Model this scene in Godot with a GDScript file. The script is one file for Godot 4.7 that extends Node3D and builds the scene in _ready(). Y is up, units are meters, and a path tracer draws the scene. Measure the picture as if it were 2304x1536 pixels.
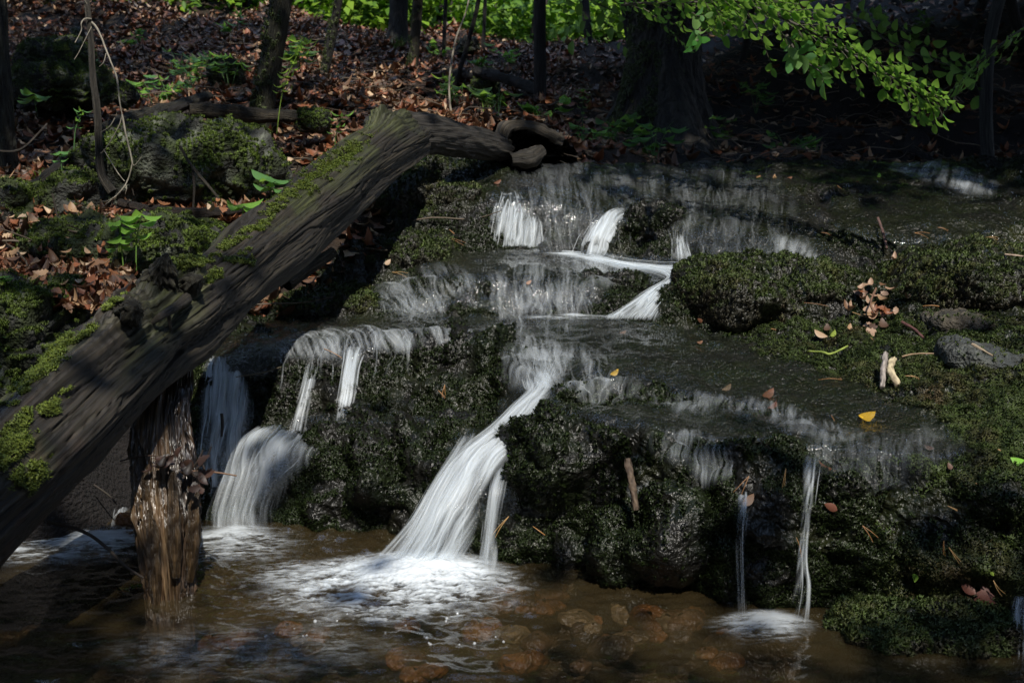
extends Node3D
# A small cascade over mossy ledges in a shaded wood, with a fallen log across it.

const F := 2866.0                       # focal length in pixels of the 2304 px wide photograph
const EYE := 1.04                       # eye height above the pool
const PITCH := 0.16183
const SUN := Vector3(0.12, 0.79, 0.57)

var rng := RandomNumberGenerator.new()
var n_lo := FastNoiseLite.new()
var n_mid := FastNoiseLite.new()
var n_fine := FastNoiseLite.new()
var n_cell := FastNoiseLite.new()
var n_line := FastNoiseLite.new()
var M := {}
var used_names := {}

# ---------------------------------------------------------------- helpers
func at(px: float, py: float, z: float) -> Vector3:        # the point z metres ahead that a pixel of the photograph shows
	var cx := (px - 1152.0) / F
	var cy := (768.0 - py) / F
	var d := Vector3(cx, cy * cos(PITCH) - sin(PITCH), -(cy * sin(PITCH) + cos(PITCH)))
	return Vector3(0, EYE, 0) + d * (z / -d.z)

func at_height(px: float, py: float, h: float) -> Vector3:  # the same for a height
	var cx := (px - 1152.0) / F
	var cy := (768.0 - py) / F
	var d := Vector3(cx, cy * cos(PITCH) - sin(PITCH), -(cy * sin(PITCH) + cos(PITCH)))
	return Vector3(0, EYE, 0) + d * ((h - EYE) / d.y)

func pixel_of(p: Vector3) -> Vector2:
	var q := p - Vector3(0, EYE, 0)
	var fwd := -q.z * cos(PITCH) - q.y * sin(PITCH)
	var up := q.y * cos(PITCH) - q.z * sin(PITCH)
	return Vector2(1152.0 + F * q.x / fwd, 768.0 - F * up / fwd)

func numbered(called: String) -> String:
	if not used_names.has(called):
		used_names[called] = 0
		return called
	used_names[called] += 1
	return "%s_%03d" % [called, used_names[called]]

func tag(o: Node, label := "", category := "", group := "", kind := "") -> void:
	if label: o.set_meta("label", label)
	if category: o.set_meta("category", category)
	if group: o.set_meta("group", group)
	if kind: o.set_meta("kind", kind)

func thing(called: String, label: String, category: String, where := Vector3.ZERO, group := "") -> Node3D:
	var o := Node3D.new()
	o.name = numbered(called)
	o.position = where
	tag(o, label, category, group)
	add_child(o, true)
	return o

func put(called: String, mesh: Mesh, mat: Material, parent: Node = null, kind := "") -> MeshInstance3D:
	var o := MeshInstance3D.new()
	o.name = numbered(called) if parent == null else called
	o.mesh = mesh
	if mat: o.material_override = mat
	if kind: o.set_meta("kind", kind)
	(parent if parent else self).add_child(o, true)
	return o

func scatter(called: String, mesh: Mesh, mat: Material, where: Array[Transform3D], tint: PackedColorArray, parent: Node = null, label := "") -> MultiMeshInstance3D:
	var mm := MultiMesh.new()
	mm.transform_format = MultiMesh.TRANSFORM_3D
	mm.use_colors = true
	mm.mesh = mesh
	mm.instance_count = where.size()
	for i in where.size():
		mm.set_instance_transform(i, where[i])
		mm.set_instance_color(i, tint[i])
	var o := MultiMeshInstance3D.new()
	o.name = numbered(called) if parent == null else called
	o.multimesh = mm
	o.material_override = mat
	o.set_meta("kind", "stuff")
	if label: o.set_meta("label", label)
	(parent if parent else self).add_child(o, true)
	return o

func smooth(a: float, b: float, x: float) -> float:
	var t := clampf((x - a) / (b - a), 0.0, 1.0)
	return t * t * (3.0 - 2.0 * t)

func facing(n: Vector3, turn := 0.0) -> Basis:              # a basis whose y axis is n
	var side := n.cross(Vector3(0.3, 0.1, 1.0)).normalized()
	if side.length_squared() < 0.5: side = Vector3.RIGHT
	var b := Basis(side, n, side.cross(n)).orthonormalized()
	return b * Basis(Vector3.UP, turn)

func spline(pts: PackedVector3Array, t: float) -> Vector3:   # Catmull-Rom, t from 0 to 1
	var n := pts.size() - 1
	var f := clampf(t, 0.0, 1.0) * n
	var i := mini(int(f), n - 1)
	var u := f - i
	var p0 := pts[maxi(i - 1, 0)]
	var p1 := pts[i]
	var p2 := pts[i + 1]
	var p3 := pts[mini(i + 2, n)]
	return p1.cubic_interpolate(p2, p0, p3, u)

func curve_of(list: Array) -> PackedVector3Array:
	var out := PackedVector3Array()
	for v in list: out.append(at(v.x, v.y, v.z))
	return out

# a grid of nu x nv points as one mesh; normals from the neighbours, turned towards «outward» of the grid (sign)
func normals_of(pos: PackedVector3Array, nu: int, nv: int, wrap: bool, sgn: float) -> PackedVector3Array:
	var out := PackedVector3Array()
	out.resize(pos.size())
	for j in nv:
		var ja := maxi(j - 1, 0) * nu
		var jb := mini(j + 1, nv - 1) * nu
		var row := j * nu
		for i in nu:
			var ia := i - 1
			var ib := i + 1
			if wrap:
				if ia < 0: ia = nu - 2
				if ib >= nu: ib = 1
			else:
				if ia < 0: ia = 0
				if ib >= nu: ib = nu - 1
			out[row + i] = ((pos[row + ib] - pos[row + ia]).cross(pos[jb + i] - pos[ja + i]) * sgn).normalized()
	return out

func grid_mesh(pos: PackedVector3Array, nu: int, nv: int, nor: PackedVector3Array, col := PackedColorArray(), uv := PackedVector2Array(), keep := PackedByteArray()) -> ArrayMesh:
	var idx := PackedInt32Array()
	idx.resize((nu - 1) * (nv - 1) * 6)
	var k := 0
	# winding: front faces clockwise, seen from where the normals point
	var mid := (nv / 2) * nu + nu / 2
	var flip := ((pos[mid + 1] - pos[mid]).cross(pos[mid + nu] - pos[mid])).dot(nor[mid]) > 0.0
	for j in nv - 1:
		for i in nu - 1:
			var a := j * nu + i
			if keep.size() and not (keep[a] or keep[a + 1] or keep[a + nu] or keep[a + nu + 1]): continue
			if flip:
				idx[k] = a; idx[k + 1] = a + nu; idx[k + 2] = a + 1
				idx[k + 3] = a + 1; idx[k + 4] = a + nu; idx[k + 5] = a + nu + 1
			else:
				idx[k] = a; idx[k + 1] = a + 1; idx[k + 2] = a + nu
				idx[k + 3] = a + 1; idx[k + 4] = a + nu + 1; idx[k + 5] = a + nu
			k += 6
	idx.resize(k)
	var arr := []
	arr.resize(Mesh.ARRAY_MAX)
	arr[Mesh.ARRAY_VERTEX] = pos
	arr[Mesh.ARRAY_NORMAL] = nor
	if col.size(): arr[Mesh.ARRAY_COLOR] = col
	if uv.size(): arr[Mesh.ARRAY_TEX_UV] = uv
	arr[Mesh.ARRAY_INDEX] = idx
	var m := ArrayMesh.new()
	m.add_surface_from_arrays(Mesh.PRIMITIVE_TRIANGLES, arr)
	return m

# triangles gathered one by one; used for leaves, ribbons and other small shapes
class Soup:
	var v := PackedVector3Array()
	var n := PackedVector3Array()
	var c := PackedColorArray()
	var uv := PackedVector2Array()
	var idx := PackedInt32Array()
	func vert(p: Vector3, nn: Vector3, cc := Color.WHITE, t := Vector2.ZERO) -> int:
		v.append(p); n.append(nn); c.append(cc); uv.append(t)
		return v.size() - 1
	func tri(a: int, b: int, d: int) -> void:
		if (v[b] - v[a]).cross(v[d] - v[a]).dot(n[a]) > 0.0:
			idx.append(a); idx.append(d); idx.append(b)
		else:
			idx.append(a); idx.append(b); idx.append(d)
	func mesh() -> ArrayMesh:
		var arr := []
		arr.resize(Mesh.ARRAY_MAX)
		arr[Mesh.ARRAY_VERTEX] = v
		arr[Mesh.ARRAY_NORMAL] = n
		arr[Mesh.ARRAY_COLOR] = c
		arr[Mesh.ARRAY_TEX_UV] = uv
		arr[Mesh.ARRAY_INDEX] = idx
		var m := ArrayMesh.new()
		m.add_surface_from_arrays(Mesh.PRIMITIVE_TRIANGLES, arr)
		return m

# a tube along a path; radii from first to last; «knobby» displaces it by noise
func tube_mesh(path: PackedVector3Array, radii: Array, sides: int, steps: int, knobby := 0.0, freq := 1.0, tint := Color.WHITE, tint2 := Color.WHITE, flare := 0.0) -> ArrayMesh:
	if tint2 == Color.WHITE: tint2 = tint * 1.3
	var nu := sides + 1
	var nv := steps + 2
	var pos := PackedVector3Array()
	var col := PackedColorArray()
	var uv := PackedVector2Array()
	var along := 0.0
	var last := spline(path, 0.0)
	var side := Vector3.ZERO
	for j in nv:
		var t := clampf(float(j - 0) / (steps), 0.0, 1.0)
		var c := spline(path, t)
		var ahead := (spline(path, minf(t + 0.01, 1.0)) - spline(path, maxf(t - 0.01, 0.0))).normalized()
		if side == Vector3.ZERO:
			side = ahead.cross(Vector3(0.2, 0.3, 1)).normalized()
		side = (side - ahead * side.dot(ahead)).normalized()
		var up := ahead.cross(side)
		var rf := t * (radii.size() - 1)
		var ri := mini(int(rf), radii.size() - 2)
		var r: float = lerpf(radii[ri], radii[ri + 1], rf - ri)
		along += c.distance_to(last)
		last = c
		if j == nv - 1: r = 0.0005
		for i in nu:
			var a := TAU * float(i % sides) / sides
			var out := side * cos(a) + up * sin(a)
			var rr := r
			var nz := 0.0
			if knobby > 0.0:
				nz = n_line.get_noise_3d((cos(a) * r) * freq * 40.0, (sin(a) * r) * freq * 40.0, along * freq * 5.0)
				var nb := n_lo.get_noise_3dv(c * 3.0 + out * r * 6.0)
				rr = r * (1.0 + knobby * nz + knobby * 0.8 * nb)
			if flare > 0.0:
				var fl := exp(-along / (flare * 0.7))
				rr += flare * fl * (0.6 + 0.7 * maxf(0.0, sin(a * 3.0 + c.x * 7.0)))
			pos.append(c + out * rr)
			col.append(tint.lerp(tint2, clampf(0.5 + nz * 0.9, 0.0, 1.0)))
			uv.append(Vector2(float(i) / sides, along))
	var nor := normals_of(pos, nu, nv, true, 1.0)
	var m := nu * (nv / 2)
	if nor[m].dot(pos[m] - spline(path, clampf(float(nv / 2) / steps, 0, 1))) < 0.0:
		for i in nor.size(): nor[i] = -nor[i]
	return grid_mesh(pos, nu, nv, nor, col, uv)

# a leaf that lies along +x from its stalk, 1 long; lobes > 0 gives the wavy edge of an oak leaf
func leaf_mesh(width: float, curl: float, fold: float, lobes: float, twist: float, rows := 7) -> ArrayMesh:
	var s := Soup.new()
	for i in rows + 1:
		var t := float(i) / rows
		var w := pow(maxf(sin(PI * pow(t, 0.85)), 0.0), 0.8) * width * 0.5 + 0.004
		if lobes > 0.0: w *= 1.0 + lobes * (0.5 if i % 2 == 0 else -0.6)
		var y := curl * (t - 0.5) * (t - 0.5) * 4.0
		var tw := twist * (t - 0.5)
		var nn := Vector3(-curl * 4.0 * (t - 0.5), 1.0, 0.0).normalized()
		for k in [-1, 0, 1]:
			var zz: float = w * k
			var yy: float = y + absf(k) * (fold * w) + zz * tw
			s.vert(Vector3(t, yy, zz), (nn + Vector3(0, 0, -fold * k)).normalized(), Color.WHITE, Vector2(t, 0.5 + 0.5 * k))
	for i in rows:
		var a := i * 3
		for k in 2:
			s.tri(a + k, a + k + 1, a + k + 3)
			s.tri(a + k + 1, a + k + 4, a + k + 3)
	return s.mesh()

# a tuft of moss: bent leaflets that spread from one point, about 1 high
func tuft_mesh(count: int, spread: float, seed_: int) -> ArrayMesh:
	var r := RandomNumberGenerator.new()
	r.seed = seed_
	var s := Soup.new()
	for k in count:
		var a := TAU * k / count + r.randf_range(-0.4, 0.4)
		var lean := r.randf_range(0.25, 1.0) * spread
		var out := Vector3(cos(a), 0, sin(a))
		var side := Vector3(-sin(a), 0, cos(a)) * 0.13
		var h := r.randf_range(0.6, 1.1)
		var b := out * r.randf_range(0.0, 0.25)
		var m := b + out * lean * 0.45 + Vector3(0, h * 0.65, 0)
		var e := b + out * lean * 1.1 + Vector3(0, h * r.randf_range(0.75, 1.05), 0)
		var nn := (Vector3.UP * 0.7 + out * 0.5).normalized()
		var i0 := s.vert(b - side * 0.7, nn); var i1 := s.vert(b + side * 0.7, nn)
		var i2 := s.vert(m - side, nn); var i3 := s.vert(m + side, nn)
		var i4 := s.vert(e, (Vector3.UP + out).normalized())
		s.tri(i0, i1, i2); s.tri(i1, i3, i2); s.tri(i2, i3, i4)
	return s.mesh()

# a spray of broad leaves for shrubs and crowns, about 1 across
func spray_mesh(count: int, size: float, seed_: int, flat := 0.5) -> ArrayMesh:
	var r := RandomNumberGenerator.new()
	r.seed = seed_
	var s := Soup.new()
	for k in count:
		var p := Vector3(r.randf_range(-0.5, 0.5), r.randf_range(-0.5, 0.5) * flat, r.randf_range(-0.5, 0.5))
		var nn := Vector3(r.randf_range(-0.6, 0.6), 1.0, r.randf_range(-0.6, 0.6)).normalized()
		var b := facing(nn, r.randf() * TAU)
		var L := size * r.randf_range(0.7, 1.2)
		var W := L * 0.29
		var i0 := s.vert(p, nn); var i1 := s.vert(p + b * Vector3(L * 0.42, L * 0.05, W), (nn + b.z * 0.3).normalized())
		var i2 := s.vert(p + b * Vector3(L * 0.42, L * 0.05, -W), (nn - b.z * 0.3).normalized()); var i3 := s.vert(p + b * Vector3(L, -L * 0.12, 0), nn)
		var i4 := s.vert(p + b * Vector3(L * 0.45, 0, 0), nn)
		s.tri(i0, i1, i4); s.tri(i0, i4, i2); s.tri(i1, i3, i4); s.tri(i4, i3, i2)
	return s.mesh()

func noise_tex(freq: float, kind: int, octaves: int, size := 512, stretch := Vector2.ONE, lo := 0.0, hi := 1.0, normal := 0.0) -> NoiseTexture2D:
	var n := FastNoiseLite.new()
	n.noise_type = kind
	n.frequency = freq
	n.fractal_octaves = octaves
	n.seed = int(freq * 100000) % 9973
	var t := NoiseTexture2D.new()
	t.width = size; t.height = size
	t.seamless = true
	t.noise = n
	if normal > 0.0:
		t.as_normal_map = true
		t.bump_strength = normal
	else:
		var g := Gradient.new()
		g.set_color(0, Color(lo, lo, lo)); g.set_color(1, Color(hi, hi, hi))
		t.color_ramp = g
	return t

func mat(name_: String, c: Color, rough: float, vertex := false) -> StandardMaterial3D:
	var m := StandardMaterial3D.new()
	m.resource_name = name_
	m.albedo_color = c.linear_to_srgb()
	m.roughness = rough
	m.vertex_color_use_as_albedo = vertex
	return m

func tri_map(m: StandardMaterial3D, scale: float) -> void:
	m.uv1_triplanar = true
	m.uv1_world_triplanar = true
	m.uv1_scale = Vector3.ONE * scale

func _ready() -> void:
	rng.seed = 4711
	# ---- camera, sky, sun, exposure
	var cam := Camera3D.new()
	cam.name = "camera"
	cam.position = Vector3(0, EYE, 0)
	cam.rotation = Vector3(-PITCH, 0, 0)
	cam.fov = 30.0
	cam.far = 200.0
	var lens := CameraAttributesPhysical.new()
	lens.frustum_focal_length = 44.785
	lens.frustum_focus_distance = 3.5
	lens.exposure_aperture = 9.0
	cam.attributes = lens
	cam.current = true
	add_child(cam)
	cam.fov = 30.0

	var env := Environment.new()
	env.background_mode = Environment.BG_SKY
	env.tonemap_mode = Environment.TONE_MAPPER_LINEAR
	env.tonemap_exposure = 1.2
	env.sdfgi_enabled = true
	env.ssao_enabled = true
	env.ssil_enabled = true
	var sm := ProceduralSkyMaterial.new()
	sm.sky_top_color = Color(0.57, 0.67, 0.84)
	sm.sky_horizon_color = Color(0.78, 0.82, 0.88)
	sm.ground_bottom_color = Color(0.05, 0.05, 0.04)
	sm.ground_horizon_color = Color(0.10, 0.10, 0.08)
	sm.sky_energy_multiplier = 1.5
	var sky := Sky.new()
	sky.sky_material = sm
	env.sky = sky
	var we := WorldEnvironment.new()
	we.name = "environment"
	we.environment = env
	add_child(we)

	var sun := DirectionalLight3D.new()
	sun.name = "sun"
	sun.light_energy = 1.5
	sun.light_color = Color(1.0, 0.97, 0.92)
	sun.light_angular_distance = 0.5
	sun.shadow_enabled = true
	add_child(sun)
	sun.look_at_from_position(Vector3.ZERO, -SUN, Vector3.RIGHT)

	n_lo.frequency = 1.0; n_lo.fractal_octaves = 2; n_lo.seed = 3
	n_mid.frequency = 1.0; n_mid.fractal_octaves = 2; n_mid.seed = 11
	n_fine.frequency = 1.0; n_fine.fractal_octaves = 1; n_fine.seed = 5
	n_line.frequency = 1.0; n_line.fractal_octaves = 3; n_line.seed = 8
	n_cell.noise_type = FastNoiseLite.TYPE_CELLULAR; n_cell.frequency = 1.0; n_cell.fractal_type = FastNoiseLite.FRACTAL_NONE
	n_cell.cellular_return_type = FastNoiseLite.RETURN_DISTANCE; n_cell.seed = 21

	make_materials()
	build_ledges()
	build_ground()
	build_pool()
	build_rocks()
	build_moss()
	build_litter()
	build_logs()
	build_falls()
	build_trees()
	build_canopy()
	build_plants()
	build_branches()
	build_details()

func make_materials() -> void:
	var speck := noise_tex(0.05, FastNoiseLite.TYPE_SIMPLEX_SMOOTH, 4, 512)
	var grain := noise_tex(0.03, FastNoiseLite.TYPE_SIMPLEX_SMOOTH, 5, 512)
	var blot := noise_tex(0.012, FastNoiseLite.TYPE_SIMPLEX_SMOOTH, 4, 512, Vector2.ONE, 0.35, 1.0)
	var rough := noise_tex(0.02, FastNoiseLite.TYPE_SIMPLEX_SMOOTH, 4, 512, Vector2.ONE, 0.25, 1.0)

	var m := mat("wet_rock", Color(1, 1, 1), 0.6, true)
	m.metallic_specular = 0.42
	tri_map(m, 3.0)
	m.albedo_texture = blot
	m.roughness_texture = rough
	m.heightmap_enabled = true; m.heightmap_texture = grain; m.heightmap_scale = 1.2
	M.wet_rock = m
	m = mat("dry_rock", Color(1, 1, 1), 0.85, true)
	tri_map(m, 4.0)
	m.albedo_texture = blot
	m.heightmap_enabled = true; m.heightmap_texture = grain; m.heightmap_scale = 2.0
	M.dry_rock = m
	m = mat("soil", Color(1, 1, 1), 0.9, true)
	tri_map(m, 3.0)
	m.albedo_texture = blot
	m.heightmap_enabled = true; m.heightmap_texture = speck; m.heightmap_scale = 2.0
	M.soil = m
	m = mat("wet_moss", Color(1, 1, 1), 0.46, true)
	m.metallic_specular = 0.4
	M.wet_moss = m
	m = mat("damp_moss", Color(1, 1, 1), 0.6, true)
	m.backlight_enabled = true; m.backlight = Color(0.4, 0.5, 0.2)
	M.damp_moss = m
	m = mat("dry_leaf", Color(1, 1, 1), 0.55, true)
	m.backlight_enabled = true; m.backlight = Color(0.25, 0.2, 0.15)
	M.dry_leaf = m
	m = mat("green_leaf", Color(1, 1, 1), 0.5, true)
	m.metallic_specular = 0.3
	m.backlight_enabled = true; m.backlight = Color(0.50, 0.66, 0.26)
	M.green_leaf = m
	m = mat("twig", Color(1, 1, 1), 0.8, true)
	M.twig = m
	# bark: vertex colours, a fine upright relief
	m = mat("bark", Color(1, 1, 1), 0.9, true)
	m.heightmap_enabled = true
	m.heightmap_texture = noise_tex(0.03, FastNoiseLite.TYPE_SIMPLEX_SMOOTH, 4, 512)
	m.heightmap_scale = 3.0
	m.uv1_scale = Vector3(3, 0.8, 1)
	m.albedo_texture = blot
	M.bark = m
	# old wood: fibres along the trunk
	m = mat("old_wood", Color(1, 1, 1), 0.7, true)
	m.heightmap_enabled = true
	m.heightmap_texture = grain
	m.heightmap_scale = 0.4
	m.uv1_scale = Vector3(4, 0.13, 1)
	m.albedo_texture = noise_tex(0.02, FastNoiseLite.TYPE_SIMPLEX_SMOOTH, 5, 512, Vector2.ONE, 0.3, 1.0)
	M.old_wood = m
	m = m.duplicate()
	m.roughness = 0.3
	m.resource_name = "wet_wood"
	m.uv1_scale = Vector3(4, 0.6, 1)
	M.wet_wood = m
	# pool water: a thin murky sheet that lets the bed show
	m = mat("pool_water", Color(0.050, 0.037, 0.017), 0.12)
	m.albedo_color.a = 0.42
	m.transparency = BaseMaterial3D.TRANSPARENCY_ALPHA
	M.pool = m
	m = mat("film_water", Color(0.020, 0.026, 0.020), 0.06)
	m.albedo_color.a = 0.12
	m.transparency = BaseMaterial3D.TRANSPARENCY_ALPHA
	m.heightmap_enabled = true
	m.heightmap_texture = noise_tex(0.03, FastNoiseLite.TYPE_SIMPLEX_SMOOTH, 3, 512)
	m.heightmap_scale = 0.35
	m.uv1_scale = Vector3(8, 1.2, 1)
	M.film = m
	m = mat("white_water", Color(0.80, 0.87, 0.93), 0.4, true)
	m.transparency = BaseMaterial3D.TRANSPARENCY_ALPHA
	m.backlight_enabled = true; m.backlight = Color(0.8, 0.8, 0.8)
	M.white = m

# ---------------------------------------------------------------- the ledges: one sheet of rock lofted from front to back
const LNU := 640
const LNV := 560
var led := PackedVector3Array()       # the rock before its fine relief
var led_nor := PackedVector3Array()
var led_px := PackedVector2Array()
var led_wet := PackedFloat32Array()   # how much water runs over it

const LX := [-350, 300, 450, 600, 720, 850, 980, 1100, 1200, 1350, 1500, 1700, 1900, 2100, 2304, 2650]

func ledge_columns() -> Array:
	# (pixel row, metres ahead): water line, face, lip, back of the first shelf, second lip, mid shelf, back, third lip, back, fourth lip, crest
	var a := []
	a.append([[1100, 3.7], [1000, 3.8], [930, 3.85], [900, 3.9], [800, 4.0], [760, 4.1], [720, 4.3], [660, 4.5], [640, 4.7], [560, 5.0], [470, 5.4]])
	a.append([[1100, 3.7], [1000, 3.8], [930, 3.85], [900, 3.9], [800, 4.0], [760, 4.1], [720, 4.3], [660, 4.5], [640, 4.7], [560, 5.0], [470, 5.4]])
	a.append([[1195, 3.33], [1100, 3.45], [1000, 3.6], [950, 3.65], [830, 3.78], [790, 3.95], [730, 4.25], [690, 4.4], [660, 4.6], [560, 4.95], [440, 5.35]])
	a.append([[1195, 3.32], [1100, 3.42], [1010, 3.5], [985, 3.62], [800, 3.8], [765, 3.95], [720, 4.3], [690, 4.42], [665, 4.6], [560, 4.95], [430, 5.35]])
	a.append([[1210, 3.27], [1090, 3.33], [975, 3.45], [950, 3.6], [775, 3.82], [750, 3.97], [718, 4.3], [690, 4.4], [665, 4.6], [555, 4.95], [420, 5.35]])
	a.append([[1215, 3.26], [1090, 3.3], [955, 3.45], [940, 3.58], [775, 3.8], [748, 3.95], [715, 4.3], [680, 4.42], [650, 4.6], [545, 4.9], [415, 5.4]])
	a.append([[1260, 3.1], [1120, 3.2], [960, 3.42], [935, 3.55], [765, 3.78], [740, 3.95], [715, 4.28], [640, 4.42], [570, 4.92], [470, 5.1], [395, 5.55]])
	a.append([[1290, 3.0], [1150, 3.1], [1010, 3.25], [930, 3.5], [770, 3.76], [745, 3.95], [715, 4.28], [625, 4.42], [565, 4.95], [445, 5.12], [380, 5.6]])
	a.append([[1290, 3.0], [1130, 3.03], [975, 3.18], [905, 3.4], [855, 3.5], [785, 3.85], [715, 4.28], [625, 4.42], [565, 4.95], [450, 5.1], [375, 5.65]])
	a.append([[1310, 2.95], [1120, 2.98], [945, 3.1], [920, 3.3], [872, 3.4], [800, 3.75], [720, 4.25], [645, 4.4], [592, 4.85], [475, 5.05], [372, 5.7]])
	a.append([[1340, 2.865], [1150, 2.86], [975, 2.98], [930, 3.25], [882, 3.38], [810, 3.7], [735, 4.15], [665, 4.3], [605, 4.72], [490, 5.0], [370, 5.75]])
	a.append([[1390, 2.73], [1200, 2.72], [1010, 2.85], [960, 3.05], [908, 3.25], [820, 3.6], [742, 4.05], [660, 4.2], [608, 4.5], [520, 4.75], [368, 5.75]])
	a.append([[1400, 2.71], [1230, 2.68], [1030, 2.8], [970, 2.98], [918, 3.15], [830, 3.5], [750, 3.95], [650, 4.15], [600, 4.45], [520, 4.7], [368, 5.75]])
	a.append([[1430, 2.64], [1250, 2.62], [1050, 2.72], [965, 2.95], [890, 3.15], [810, 3.5], [735, 3.85], [640, 4.1], [590, 4.45], [500, 4.75], [370, 5.75]])
	a.append([[1470, 2.55], [1300, 2.52], [1080, 2.62], [985, 2.8], [890, 3.0], [800, 3.4], [715, 3.8], [620, 4.1], [575, 4.45], [480, 4.8], [352, 5.8]])
	a.append([[1520, 2.46], [1330, 2.44], [1090, 2.52], [985, 2.7], [880, 2.9], [790, 3.3], [700, 3.7], [600, 4.1], [560, 4.5], [460, 4.8], [335, 5.8]])
	return a

var bucket := {}                      # 16 px cells -> places on the ledges that show there
func cells(x0: float, y0: float, x1: float, y1: float) -> PackedInt32Array:
	var out := PackedInt32Array()
	for a in range(int(floor(x0 / 16.0)), int(floor(x1 / 16.0)) + 1):
		for b in range(int(floor(y0 / 16.0)), int(floor(y1 / 16.0)) + 1):
			if bucket.has(a * 1000 + b): out.append_array(bucket[a * 1000 + b])
	return out

func water_zone(q: Vector2, z: Array) -> float:              # soft ellipses [x, y, half width, half height, turn in degrees]
	var best := 0.0
	for e in z:
		var d := Vector2(q.x - e[0], q.y - e[1])
		if absf(d.x) > 600.0 or absf(d.y) > 260.0: continue
		d = d.rotated(-deg_to_rad(e[4]))
		var r := Vector2(d.x / e[2], d.y / e[3]).length()
		best = maxf(best, 1.0 - smooth(0.65, 1.25, r))
		if best > 0.99: break
	return best

const WET := [
	[1000, 735, 480, 26, 0], [1400, 785, 330, 68, 4], [1700, 860, 330, 62, 11], [1930, 950, 230, 60, 8], [1230, 830, 95, 75, 0],
	[1210, 600, 300, 40, 0], [1480, 610, 110, 34, 0], [1180, 660, 190, 52, 0], [930, 680, 100, 32, 0],
	[1350, 440, 270, 78, 0], [1650, 480, 210, 105, 12], [2140, 400, 200, 32, 12], [2080, 480, 230, 70, 0], [1830, 400, 200, 24, 2], [1800, 560, 120, 40, 20],
	[1550, 950, 280, 40, 3], [1990, 1000, 210, 36, 5], [800, 945, 190, 15, 0], [720, 780, 150, 46, 0], [560, 800, 100, 50, 0],
	[1200, 935, 90, 90, -40], [1080, 1080, 110, 120, 0], [540, 1040, 150, 60, 0],
	[1720, 650, 1, 1, 0],
]

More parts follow.
